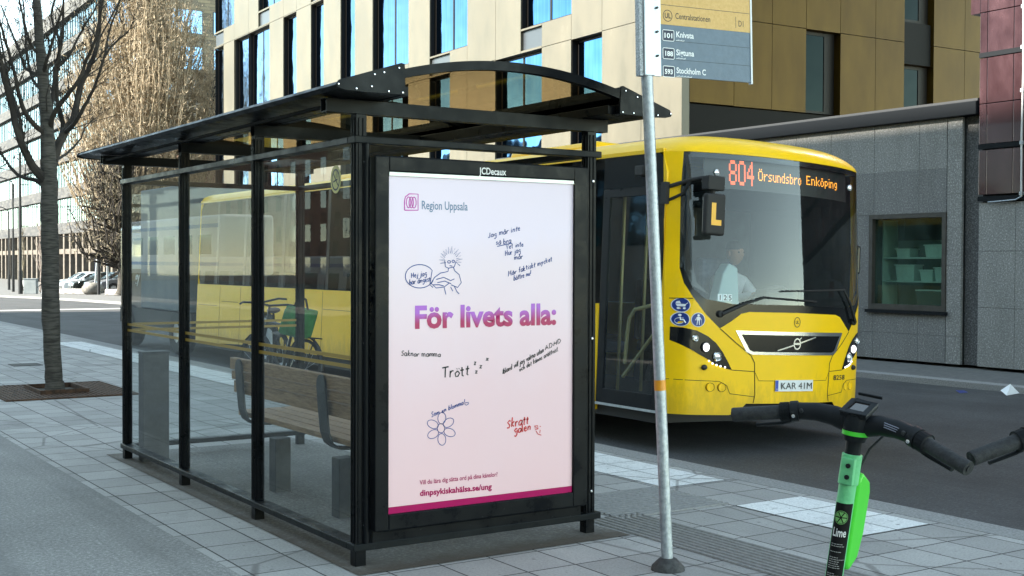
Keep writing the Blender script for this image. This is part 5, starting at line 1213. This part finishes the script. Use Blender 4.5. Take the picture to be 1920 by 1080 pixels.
# dark link and red brick piece between the blocks
dk = at(398, 470, 99); dk.z = OG
lk = thing('link_building', 'dark glazed link block squeezed between the office block and the pale building', 'building', tuple(dk), R(-4))
MB().box(-1.2,6,0,5,12.8,17.2).build('wall', M_fasc, lk)
for x in (-1.1,.2,1.5): MB().box(x,x+1.1,-.05,-.002,13.3,15.9).build('window', mirror_glass('link_glass', (.12,.26,.28), .05, .01) if 'link_glass' not in bpy.data.materials else bpy.data.materials['link_glass'], lk)
M_red = brick('red_brick', (.20,.065,.05), (.26,.09,.06), .3, .1)
MB().box(-1.6,6,.3,5,0,12.3).build('brick_wall', M_red, lk)
MB().box(-1.7,6,.2,5,12.31,12.7).build('roof_edge', principled('pale_edge', (.5,.48,.45), .7), lk)

# ---------------- unseen hall added behind the camera: gives the shade and the reflections
st = thing('shade_hall', 'tall plain unseen hall added behind the photographer to shade the street, mirrored in glass', 'building', (-24,-60,-.2))
M_shade = noisy('hall_render', (.30,.28,.25), (.36,.34,.31), .5, .9, bs=0)
SHY = 107; SHH = 28.5
MB().box(-14,0,0,SHY,0,SHH).build('wall', M_shade, st)
M_hw = mirror_glass('hall_glass', (.2,.22,.24), .05, .01)
for z in (5,12,19):
    for k in range(20): MB().box(.0,.06,2+k*5.2,5.2+k*5.2,z,z+3.6).build('window', M_hw, st)

# ---------------- town blocks further along, also only mirrored in glass
M_tb1 = noisy('town_render_ochre', (.34,.27,.17), (.42,.34,.22), .4, .9, bs=0); M_tb2 = noisy('town_brick', (.20,.10,.07), (.28,.15,.10), .6, .9, bs=0); M_rf = noisy('town_roof', (.05,.045,.045), (.09,.08,.08), 1, .8, bs=0)
for i, (x, y, w_, d_, h_, mt, lab) in enumerate(((-46,66,20,34,15,M_tb1,'ochre town house beyond the shading hall, seen only as a reflection'),(-52,104,22,40,19,M_tb2,'red brick town house second beyond the shading hall, seen only as a reflection'),(-40,150,26,60,17,M_tb1,'long ochre town house farthest from the shading hall, seen only as a reflection'))):
    t = thing('town_house', lab, 'building', (x, y, -.9)); MB().box(-w_,0,0,d_,0,h_).build('wall', mt, t)
    MB().prism([(-w_-.4,-.3,h_),(.4,-.3,h_),(-w_/2,-.3,h_+4)], (0,d_+.6,0)).build('roof', M_rf, t)
    for fl in range(int(h_//3.6)):
        for k in range(int(d_//4)): MB().box(.001,.05,1.2+k*4,2.6+k*4,1.1+fl*3.5,2.9+fl*3.5).build('window', M_hw, t)
# ================================================================ TREES
M_bark = noisy('bark_grey', (.030,.027,.023), (.10,.092,.08), 7, .95, bs=1.0, stretch=(1,1,8), lo=.36, hi=.62)
M_twig = noisy('twig_bark', (.018,.014,.012), (.05,.042,.035), 5, .9, bs=0)
def limb(mb, pts, r0, r1, n=7, jit=0.0, rnd=random):
    P_ = [Vector(p) for p in pts]; out = [P_[0]]
    for i in range(len(P_)-1):     # Catmull-Rom
        p0 = P_[max(i-1,0)]; p1 = P_[i]; p2 = P_[i+1]; p3 = P_[min(i+2,len(P_)-1)]
        for k in range(1, 5):
            t = k/4; q = .5*((2*p1) + (p2-p0)*t + (2*p0-5*p1+4*p2-p3)*t*t + (3*p1-p0-3*p2+p3)*t**3)
            if jit: q = q + Vector((rnd.uniform(-1,1), rnd.uniform(-1,1), rnd.uniform(-.5,.5)))*jit
            out.append(q)
    m_ = len(out)
    mb.tube(out, [(r0 + (r1-r0)*(i/(m_-1))**.8) * (1 + (rnd.uniform(-.06,.06))) for i in range(m_)], n)
    return out
def twigs(mb, path, r, level, rnd, length, dens, up=.35, maxlv=3):
    """side shoots along a limb, each forking again"""
    n = max(2, int(dens))
    for k in range(n):
        t = rnd.uniform(.18, 1.0); i = min(int(t*(len(path)-1)), len(path)-2)
        p = path[i].lerp(path[i+1], rnd.random()); d = (path[i+1]-path[i]).normalized()
        s = Vector((rnd.gauss(0,1), rnd.gauss(0,1), rnd.gauss(0,.6))); s = (s - d*s.dot(d)).normalized()
        L = length * rnd.uniform(.35,1.0) * (1.15 - .5*t)
        dr = (d*rnd.uniform(.3,1.0) + s*rnd.uniform(.5,1.0) + Vector((0,0,up))).normalized()
        pts = [p]; 
        for j in range(4):
            dr = (dr + Vector((rnd.gauss(0,.16), rnd.gauss(0,.16), rnd.gauss(.07,.13)))).normalized(); pts.append(pts[-1] + dr*L/4)
        rr = r * rnd.uniform(.5,.8)
        mb.tube(pts, [rr*(1-.19*j) for j in range(5)], 5 if level < 2 else 4, cap=False)
        if level >= 2:
            for q in pts[2:]:
                if rnd.random() < .5: mb.add([q+Vector((.006,0,0)), q+Vector((-.004,.005,0)), q+Vector((-.004,-.005,0)), q+dr*.022], [(0,1,3),(1,2,3),(2,0,3)])
        if level < maxlv: twigs(mb, pts, rr*.62, level+1, rnd, L*.55, 3 + 2*rnd.random(), up, maxlv)
rnd = random.Random(11)
tr = thing('bare_tree', 'bare street tree with a dark ringed trunk standing in the square grate at the left', 'tree', (.72, 9.35, 0))
TB = Vector((.72, 9.35, 0)); TD = (TB - CAM).dot(FWD)
def tp(u, v, d=0.0): return at(u, v, TD + d) - TB
mb = MB(); tb = tp(103, 735)
tk = [tp(103,739), tp(100,690), tp(96,600), tp(94,500), tp(93,420), tp(92,345), tp(91,300)]
limb(mb, tk, .100, .096, 16, .004, rnd); mb.lathe([(.140,-.02),(.115,.05),(.101,.14)], tuple(tp(103,737)), 16)
top1 = limb(mb, [tp(91,310), tp(88,230), tp(80,140), tp(73,60), tp(66,-40), tp(62,-160), tp(58,-300)],   .090, .025, 10, .004, rnd)
tm = mb.build('trunk', M_bark, tr, smooth=True)
mains = [(top1, .05)]
lmb = MB()
for pts, r0, r1 in (
  ([(91,345,0),(72,325,-.1),(52,295,-.25),(34,250,-.35),(22,200,-.4),(10,150,-.5),(-8,60,-.6),(-20,-60,-.7)], .075, .018),
  ([(88,352,0),(66,338,.1),(40,332,.2),(18,312,.35),(0,285,.5),(-30,250,.6)], .036, .010),
  ([(52,296,-.25),(42,262,-.1),(36,215,0),(20,165,.1),(6,100,.2),(-6,10,.3)], .036, .010),
  ([(88,252,0),(68,238,-.15),(50,216,-.3),(36,180,-.4),(28,140,-.5),(15,95,-.55),(0,40,-.6),(-14,-40,-.6)], .042, .010),
  ([(82,150,0),(64,138,.2),(46,126,.3),(38,100,.35),(22,60,.4),(2,10,.5)], .030, .008),
  ([(78,105,0),(60,88,-.1),(50,60,-.2),(40,20,-.2),(28,-40,-.3)], .026, .008),
  ([(94,325,0),(106,280,.1),(122,248,.2),(140,215,.35),(150,165,.45),(165,130,.5),(182,88,.55),(188,20,.6),(192,-80,.6)], .072, .016),
  ([(108,278,.1),(114,262,.3),(118,232,.45),(108,190,.5),(106,150,.5),(110,110,.5),(117,60,.4),(119,-40,.4)], .045, .012),
  ([(122,248,.2),(140,232,-.1),(158,200,-.25),(178,160,-.4),(196,108,-.5),(214,82,-.5),(240,60,-.6)], .036, .008),
  ([(93,240,0),(104,208,-.2),(125,180,-.3),(148,150,-.4),(163,110,-.4),(178,78,-.5),(186,40,-.5),(198,-20,-.6)], .040, .010),
  ([(196,108,-.5),(205,60,-.4),(222,10,-.4),(236,-40,-.3)], .018, .006),
  ([(92,220,0),(98,185,.2),(104,130,.3),(112,80,.2),(96,30,.3),(112,-30,.3)], .036, .010),
  ([(80,140,0),(92,100,-.2),(104,56,-.3),(118,10,-.4),(126,-60,-.4)], .030, .009),
  ([(108,126,.3),(130,104,.4),(152,60,.5),(170,30,.5),(194,-10,.6)], .024, .007),
  ([(165,130,.5),(186,76,.8),(214,20,.9),(240,-30,1.0)], .020, .006),
  ([(104,300,0),(122,290,.3),(140,274,.5),(152,258,.6),(160,240,.7),(176,222,.8)], .022, .006),
  ([(91,200,0),(78,170,.4),(62,150,.6),(50,100,.8),(46,40,.9),(40,-40,1.0)], .032, .008)):
    r0 *= .84; mains.append((limb(lmb, [tp(*p) for p in pts], r0, r1, 8, .005, rnd), r1 + (r0-r1)*.3))
for path, r_ in mains: twigs(lmb, path, min(.014, r_*.55), 1, rnd, .72, 13)
lmb.build('crown', M_twig, tr, smooth=True, fix=False)
# dense upright tree: twisty pale shoots with withered leaves
M_dry = noisy('withered_leaves', (.24,.18,.115), (.52,.43,.31), 1.1, .9, bs=0, lo=.3, hi=.7); M_dry2 = noisy('withered_leaves_grey', (.10,.085,.06), (.30,.25,.17), 2.5, .9, bs=0)
def dense_tree(u, v, dep, H, Wd, label, seed, nl, mat, leaves=64, base=.12, group='upright trees by the parked cars'):
    rnd = random.Random(seed); b0 = at(u, v, dep); b0.z = gz(b0.y) - .03
    t = thing('dense_tree', label, 'tree', tuple(b0), 0, group)
    mb = MB(); limb(mb, [(0,0,0),(.1,.05,H*.15),(-.05,.1,H*.35),(.05,0,H*.6),(0,0,H*.9)], .30, .04, 10, .03, rnd); mb.build('trunk', M_bark, t, smooth=True)
    cb = MB(); lf = MB()
    def env(z): # crown half width at height fraction
        f_ = (z - base)/(1-base); return Wd * (max(0, f_)**.38) * (max(0, 1-f_)**.62) * 1.45
    for i in range(nl):
        a = rnd.uniform(0, 2*math.pi); z0 = rnd.uniform(base*.8, .75)*H
        rad = rnd.uniform(.25,1.0)**.6; z1 = min(H*1.0, z0 + rnd.uniform(.12,.36)*H); f_ = z1/H
        ra = env(min(f_, .97))*rad
        p = Vector((0,0,z0)); q = Vector((ra*math.cos(a), ra*math.sin(a), z1)); m_ = p.lerp(q,.5) + Vector((math.cos(a)*ra*.25, math.sin(a)*ra*.25, -.06*H*rad))
        L = [p, p.lerp(m_,.6)+Vector((rnd.gauss(0,.1),rnd.gauss(0,.1),0)), m_, m_.lerp(q,.5)+Vector((rnd.gauss(0,.16),rnd.gauss(0,.16),rnd.gauss(0,.1))), q]
        cb.tube(L, [.075,.060,.046,.032,.014], 4, cap=False)
        for k in range(leaves):
            tt = rnd.uniform(.25, 1.05); j = min(int(tt*4), 3); c = L[j].lerp(L[j+1], min(1.2, tt*4-j)) + Vector((rnd.gauss(0,.30),rnd.gauss(0,.30),rnd.gauss(0,.30)))
            if c.z < base*H*.7: continue
            s = Vector((rnd.gauss(0,.5), rnd.gauss(0,.5), rnd.uniform(.2,1.0))).normalized(); l_ = rnd.uniform(.16,.55); w_ = rnd.uniform(.006,.018)
            sd_ = s.orthogonal(); sd_.rotate(Matrix.Rotation(rnd.uniform(0,6.28), 3, s)); bend = sd_*rnd.uniform(-.3,.3)*l_
            sd2 = s.cross(sd_); m2 = c + s*l_*.5 + bend; e2 = c + s*l_
            lf.add([c-sd2*w_*.5, c+sd2*w_*.5, m2+sd2*w_, m2-sd2*w_, e2], [(0,1,2,3),(3,2,4)])
    cr_ = cb.build('crown', M_twig if mat is not M_dry else noisy('pale_bark', (.22,.165,.105), (.42,.34,.235), 4, .9, bs=0), t, fix=False)
    lf.build('withered_leaves', mat, cr_, fix=False)
    return t
dense_tree(280, 540, 78, 21.5, 7.8, 'tall dense upright tree full of sunlit withered leaves beyond the shelter roof', 21, 900, M_dry)
dense_tree(226, 552, 66, 8.8, 4.0, 'shorter greyish tangled tree beside the parked cars left of the tall dense one', 22, 190, M_dry2, leaves=24, base=.2)
# thin young trees by the office
M_pale = noisy('pale_bark2', (.28,.22,.19), (.42,.36,.32), 5, .9, bs=0)
def thin_tree(u, v, dep, H, label, seed, mat, spread=.9):
    rnd = random.Random(seed); b0 = at(u, v, dep); b0.z = gz(b0.y) - .03
    t = thing('young_tree', label, 'tree', tuple(b0), 0, 'young bare trees by the office')
    mb = MB(); p = limb(mb, [(0,0,0),(.03,0,H*.3),(-.05,.05,H*.6),(0,0,H)], .07, .015, 7, .01, rnd); mb.build('trunk', mat, t, smooth=True)
    cb = MB()
    for i in range(26):
        z = rnd.uniform(.22,.95)*H; a = rnd.uniform(0,6.28); L = spread*rnd.uniform(.5,1)*(1.2-z/H*.7)
        q = limb(cb, [(0,0,z),(math.cos(a)*L*.3,math.sin(a)*L*.3,z+L*.7),(math.cos(a)*L*.6,math.sin(a)*L*.6,z+L*1.6)], .028, .008, 4, .02, rnd)
        twigs(cb, q, .012, 3, rnd, L*.9, 6)
    cb.build('crown', mat, t, fix=False)
thin_tree(76, 541, 92, 5.2, 'thin pale stemmed young tree just left of the ringed trunk by the office', 31, M_pale)
thin_tree(43, 541, 95, 4.6, 'thin brown leafy young tree between the lamp posts by the office', 32, M_dry2, .8)
# ================================================================ PARKED CARS
M_tyre = principled('tyre', (.014,.014,.015), .8); M_rim = principled('alloy', (.45,.46,.48), .35, .8); M_cglass = principled('car_glass', (.02,.03,.035), .06, 0, coat=1)
def car(label, u, v, dep, paint, rz, hatch=True):
    b0 = at(u, v, dep); b0.z = gz(b0.y) - .03
    r = thing('parked_car', label, 'car', tuple(b0), rz, 'cars parked in front of the office')
    LN, Wc = 4.3, 1.78       # nose towards -x
    low = [(-2.12,.30),(-2.15,.55),(-2.08,.74),(-1.55,.90),(-1.0,.96),(1.55,.98),(2.05,.93),(2.14,.60),(2.1,.30)]
    arch = []
    for cx in (1.32,-1.30): arch += [(cx + .37*math.cos(R(t)), .30 + .37*math.sin(R(t))) for t in range(0,181,20)]
    side = low + arch
    def sec(pts, y0, y1, tap=0): return [(x, y, z) for x, z in pts]
    mb = MB(); mb.prism([(x,-Wc/2,z) for x,z in side], (0,Wc,0)); body = mb.build('body', paint, r, bevel=.07, seg=3)
    cab = [(-1.08,.95),(-.35,1.42),(.1,1.50),(1.0,1.48),(1.62,1.30),(2.0,.95)]
    k = len(cab); vs = []
    for s in (-1,1):
        for x,z in cab: vs.append((x, s*(Wc/2-.04-.22*(z-.95)/.55), z))
    mb = MB(); mb.add(vs, [(i,i+1,k+i+1,k+i) for i in range(k-1)] + [tuple(range(k)), tuple(range(2*k-1,k-1,-1))]); mb.build('roof', paint, r, bevel=.05, seg=2)
    def cl(x, z, s, o=.006): return (x, s*(Wc/2-.04-.22*(z-.95)/.55+o), z)
    mb = MB()
    for s in (-1,1):
        mb.poly([cl(*p, s, .012) for p in ((-.88,1.0),(-.30,1.36),(.12,1.43),(.38,1.43),(.38,1.0))]); mb.poly([cl(*p, s, .012) for p in ((.45,1.0),(.45,1.43),(.98,1.41),(1.50,1.25),(1.62,1.0))])
    mb.build('side_windows', M_cglass, r)
    mb = MB(); mb.poly([(-1.06+.0-.02,s*(.70),.985) for s in (-1,1)] + [(-.38-.02,s*.62,1.40) for s in (1,-1)]); mb.build('windscreen', M_cglass, r)
    mb = MB(); mb.poly([(1.97+.02,s*.68,1.0) for s in (-1,1)] + [(1.64+.02,s*.60,1.28) for s in (1,-1)]); mb.build('rear_window', M_cglass, r)
    for cx in (1.32,-1.30):
        for s in (-1,1):
            w = MB().lathe([(.19,-.10),(.30,-.11),(.325,-.07),(.325,.07),(.30,.11),(.19,.10)], (cx, s*(Wc/2-.10), .325), 24, 'y', cap=False).build('wheel', M_tyre, r, smooth=True)
            mb = MB(); mb.lathe([(.205,-.02),(.19,.0),(.05,.02)], (cx, s*(Wc/2-.01), .325), 20, 'y') if False else None
            for q in range(7):
                a = 2*math.pi*q/7; c0 = Vector((cx, s*(Wc/2+.0), .325)); mb.bar(c0, c0+Vector((math.cos(a)*.2,0,math.sin(a)*.2)), .05, .02, (0,1,0))
            mb.tube([(cx,s*(Wc/2-.06),.325),(cx,s*(Wc/2-.05),.325)], .20, 20); mb.build('rim', M_rim, w)
    for s in (-1,1):
        MB().add([(-2.13,s*.48,.70),(-1.72,s*.895,.82),(-1.78,s*.90,.70),(-2.10,s*.55,.62)], [(0,1,2,3)]).build('headlight', M_lens, r)
        MB().box(2.06,2.13,s*.55-.2,s*.55+.2,.68,.86).build('tail_light', principled('tail_red', (.3,.01,.01), .3) if 'tail_red' not in bpy.data.materials else bpy.data.materials['tail_red'], r)
        MB().box(-.80,-.66,s*.88-.02+s*.08-.07,s*.88+.02+s*.08+.07,.98,1.10).build('wing_mirror', paint, r, bevel=.03)
    MB().box(-2.17,-2.12,-.45,.45,.36,.55).build('front_grille', M_cglass, r, bevel=.01)
    return r
P_w = principled('car_white', (.75,.77,.78), .25, 0, coat=.8); P_g = principled('car_dark_green', (.018,.026,.020), .25, 0, coat=.8); P_b = principled('car_black', (.010,.011,.014), .2, 0, coat=.8); P_s = principled('car_grey', (.13,.14,.16), .3, .5, coat=.8)
AC = R(-4)
car('farther white car with a plain flat roof, parked just right of the ringed trunk', 158, 545, 94, P_w, AC)
car('nearer white car parked between the other white car and the dark green one', 172, 547, 90.5, P_w, AC)
car('dark green car with a pale headlight parked in front of the white cars', 192, 550, 87, P_g, AC)
car('black car mostly hidden behind the grey one beside the shelter post', 222, 551, 84.5, P_b, AC)
car('grey car parked nearest to the shelter post with only its nose showing', 246, 555, 81.5, P_s, AC)
# ================================================================ LAMPS, POSTS, CABINET, STONES
M_lampb = principled('lamp_black', (.010,.011,.013), .5)
def street_lamp(u, v, dep, H, arm, label):
    b0 = at(u, v, dep); b0.z = gz(b0.y) - .03
    r = thing('street_lamp', label, 'street lamp', tuple(b0), 0, 'black street lamps by the office')
    MB().tube([(0,0,0),(0,0,1.2),(0,0,1.21),(0,0,H)], [.11,.10,.075,.06], 10).build('post', M_lampb, r, smooth=True)
    d = -RIGHT; 
    pts = [Vector((0,0,H-.02)) + d*arm*(1-math.cos(R(a))) + Vector((0,0,.6*math.sin(R(a)))) for a in (0,20,40,60,80,90)]
    MB().tube(pts, .04, 8).build('arm', M_lampb, r, smooth=True)
    e = pts[-1]; MB().box(e.x-.35,e.x+.25,e.y-.12,e.y+.12,e.z-.08,e.z+.05).build('lamp_head', M_lampb, r, bevel=.03)
street_lamp(17, 541, 98, 6.1, 1.6, 'black street lamp farthest left with a short curved arm')
street_lamp(25, 543, 92, 8.0, 2.0, 'black street lamp second from the left with a long curved arm')
b0 = at(38.5, 546, 84); b0.z = gz(b0.y) - .03
r = thing('signal_mast', 'thick black mast with small crossbars standing right of the curved street lamps', 'mast', tuple(b0))
MB().tube([(0,0,0),(0,0,1.6),(0,0,1.62),(0,0,9.6)], [.15,.14,.10,.08], 10).build('post', M_lampb, r, smooth=True)
mb = MB()
for z, w_ in ((7.4,.9),(5.9,5.5),(4.6,.9),(3.9,4.2)): mb.bar(Vector((0,0,z)), Vector((0,0,z)) + RIGHT*w_*(1 if w_ > 2 else .6), .05, .05)
mb.build('crossbars', M_lampb, r)
def simple_post(u, v, dep, H, lean, mat, rad, label, grp=None, plate=False):
    b0 = at(u, v, dep); b0.z = gz(b0.y) - .03
    o = MB().tube([Vector((0,0,0)), RIGHT*lean + Vector((0,0,H))], rad, 10).build('post', mat, smooth=True); o.name = 'sign_post'; o.location = b0
    tag(o, label, 'post', grp); return o
simple_post(185.5, 557, 70, 2.9, 0, M_lampb, .10, 'thick black post standing in front of the dark green car', 'posts by the parked cars')
simple_post(177, 552, 74, 2.7, .22, M_galv, .055, 'leaning thin grey post beside the thick black one', 'posts by the parked cars')
simple_post(201.5, 557, 70, 2.7, 0, M_galv, .055, 'upright thin grey post in front of the grey car', 'posts by the parked cars')
simple_post(81, 545, 86, 1.0, 0, principled('bollard_white', (.6,.62,.64), .5), .11, 'short white bollard against the left edge of the ringed trunk')
simple_post(48, 543, 88, .95, -.12, bpy.data.materials['bollard_white'], .10, 'short leaning white bollard left of the grey cabinet')
b0 = at(58, 547, 84); b0.z = gz(b0.y) - .03
o = MB().box(-.42,.42,-.2,.2,0,1.0).box(-.45,.45,-.23,.23,1.0,1.05).build('power_cabinet', noisy('cabinet_grey', (.22,.25,.26), (.30,.33,.34), 2, .7), bevel=.02); o.location = b0; o.rotation_euler.z = -R(33); tag(o, 'pale grey electrical cabinet near the mast left of the ringed trunk', 'cabinet')
# low barrier stones in front of the cars
M_stone = noisy('barrier_stone', (.25,.24,.23), (.42,.41,.40), 4, .9)
for i, (u, v, lab) in enumerate(((117,548,'first'),(132,549.5,'second'),(147,551,'third'),(162,553,'fourth'),(212,559,'fifth'),(226,560,'sixth'))):
    b0 = at(u, v, 1523*0 + (1.523 - gz(75)) * FPX / (v - 488.5)); b0.z = gz(b0.y) - .03
    where = ('at the far end by the ringed trunk','second from the ringed trunk','third from the ringed trunk','just left of the round boulder','just right of the thick black post','beside the shelter post')[i]
    o = MB().box(-.55,.55,-.15,.15,0,.32).build('barrier_stone', M_stone, bevel=.05); o.location = b0; o.rotation_euler.z = R(-70); tag(o, 'low pale barrier stone ' + where, 'barrier stone', 'barrier stones in front of the parked cars')
b0 = at(175, 556, 72); b0.z = gz(b0.y) - .03
rn = random.Random(4); mb = MB(); mb.grid(lambda a,b_: (.62*math.sin(math.pi*b_)*math.cos(2*math.pi*a)*(1+.1*math.sin(5*a*6.28)), .5*math.sin(math.pi*b_)*math.sin(2*math.pi*a), .30-.38*math.cos(math.pi*b_)*(1+.08*math.sin(3*a*6.28))), 18, 10)
o = mb.build('boulder', noisy('boulder_stone', (.13,.125,.11), (.24,.23,.21), 5, .95, bs=.6), smooth=True); o.location = b0; tag(o, 'round grey boulder at the foot of the thick black post', 'boulder')
# ================================================================ LORRY BEHIND THE BUS
lo = thing('box_lorry', 'dark grey box lorry parked at the kerb behind the yellow bus', 'lorry', (4.25, 15.1, -.13))
M_lor = noisy('lorry_grey', (.10,.135,.165), (.13,.165,.195), 3, .5, bs=0, spec=.12)
MB().box(0,2.2,0,2.75,.78,2.98).build('box_body', M_lor, lo, bevel=.02)
MB().box(.10,2.1,2.85,4.5,.45,2.35).build('cab', M_bblk, lo, bevel=.08, seg=3)
MB().box(.05,2.15,.02,4.3,.45,.75).build('chassis', M_rub, lo)
for y in (.75, 3.7):
    for x in (.14, 2.06):
        w = MB().lathe([(.18,-.12),(.36,-.13),(.40,-.08),(.40,.08),(.36,.13),(.18,.12)], (x,y,.40), 24, 'x', cap=False).build('wheel', M_tyre, lo, smooth=True); MB().lathe([(.04,-.10),(.18,-.11),(.18,.11),(.04,.10)], (x,y,.40), 20, 'x').build('rim', M_rim, w)
MB().box(.085,.099,3.0,3.7,1.5,2.2).build('cab_window', M_cglass, lo)
flat_text('gy', .30, M_white_ink, 'lettering', lo, (.098, 3.45, 1.25), (0,-1,0), (0,0,1), shear=.25, bold=.02)
# ================================================================ BICYCLES
M_bk = principled('bicycle_black', (.012,.012,.014), .4)
def bicycle(label, loc, rz, lean=R(6)):
    r = thing('bicycle', label, 'bicycle', loc, rz, 'bicycles left on the pavement'); r.rotation_euler = (lean,0,rz)
    for x in (-.52,.52):
        ptsw = [(x+.33*math.cos(2*math.pi*k/32),0,.345+.33*math.sin(2*math.pi*k/32)) for k in range(33)]
        mb = MB(); mb.tube(ptsw, .018, 8, cap=False); w = mb.build('wheel', M_tyre, r, smooth=True)
        mb = MB()
        for k in range(14): a = 2*math.pi*k/14; mb.tube([(x,.015*(-1)**k,.345),(x+.32*math.cos(a),0,.345+.32*math.sin(a))], .0022, 4)
        mb.tube([(x,-.05,.345),(x,.05,.345)], .02, 8); mb.build('spokes', M_rim, w)
        mb = MB(); mb.tube([(x+.37*math.cos(R(a)),0,.345+.37*math.sin(R(a))) for a in (range(10,190,15) if x < 0 else range(-10,150,15))], .022, 6, squash=.4); mb.build('mudguard', M_bk, r, smooth=True)
    mb = MB(); bb = (-.08,0,.30); se = (-.22,0,.80); hd_ = (.34,0,.85); hb_ = (.38,0,.68)
    for a, b_ in ((bb,se),(bb,hb_),(se,hd_),(bb,(-.52,0,.345)),(se,(-.52,0,.345)),(hd_,hb_),(hb_,(.52,0,.345))): mb.tube([a,b_], .018, 8)
    mb.build('frame', M_bk, r, smooth=True)
    mb = MB(); mb.tube([se,(-.25,0,.93)], .014, 8); mb.sphere((-.27,0,.96), .13, .075, .035); mb.build('saddle', M_rub, r, smooth=True)
    mb = MB(); mb.tube([hd_,(.32,0,1.02)], .014, 8); mb.tube([(.18,.28,1.05),(.30,.22,1.06),(.33,0,1.03),(.30,-.22,1.06),(.18,-.28,1.05)], .013, 8); mb.build('handlebar', M_bk, r, smooth=True)
    mb = MB(); mb.tube([(-.08,.09,.30),(-.02,.1,.16)], .012, 6); mb.tube([(-.08,-.09,.30),(-.14,-.1,.44)], .012, 6); mb.lathe([(.09,-.005),(.09,.005)], (-.08,.05,.30), 20, 'y'); mb.build('pedals', M_bk, r)
    mb = MB(); mb.box(-.72,-.36,-.07,.07,.70,.715); mb.tube([(-.68,0,.70),(-.52,0,.36)], .008, 6); mb.build('rack', M_bk, r)
    return r
bicycle('black bicycle seen behind the bench through the nearest shelter pane', (2.62, 7.35, 0), R(98))
bicycle('black bicycle standing nearer the kerb behind the shelter bench', (3.0, 8.3, 0), R(82), R(-5))
M_bag = noisy('bag_green', (.012,.10,.02), (.035,.20,.05), 8, .7)
bg = MB().prism([(-.10,-.17,0),(.10,-.17,0),(.12,.17,0),(-.12,.17,0)], (.02,-.03,.30)).build('bag', M_bag, bevel=.045, seg=3)
fl_ = MB().box(-.085,.125,-.175,.125,.26,.318).build('flap', M_bag, bg, bevel=.02); MB().tube([(-.02,-.16,.30),(-.04,-.12,.42),(-.02,.02,.45),(.02,.10,.31)], .012, 6).build('strap', M_rub, bg, smooth=True)
bg.location = (2.62, 6.83, .72); bg.rotation_euler = (R(8), R(5), R(20)); tag(bg, 'green bag resting on the rack of the bicycle behind the bench', 'bag')
def park(u, v, dep, lab, rz):
    b0 = at(u, v, dep); b0.z = gz(b0.y) - .03; bicycle(lab, tuple(b0), rz)
park(68, 546, 84, 'bicycle leaning between the grey cabinet and the white bollard', R(-30))
# ================================================================ COMMUTER TRAIN (mirrored in the shelter glass)
tn = thing('commuter_train', 'white commuter train with blue stripes standing behind the photographer, mirrored in the shelter glass', 'train', (-19, 54, 0.3))
MB().box(-2.8,0,0,60,.5,3.6).build('body', principled('train_white', (.75,.77,.78), .35), tn, bevel=.2, seg=3)
mb = MB(); mb.box(.001,.006,.5,59.5,2.95,3.15); mb.box(.001,.006,.5,59.5,1.0,1.2); mb.build('stripe', principled('train_blue', (.03,.15,.5), .4), tn)
mb = MB()
for k in range(20): mb.box(.001,.006,1.5+k*2.9,3.4+k*2.9,1.6,2.6)
build_each(mb, 'window', M_cglass, tn)
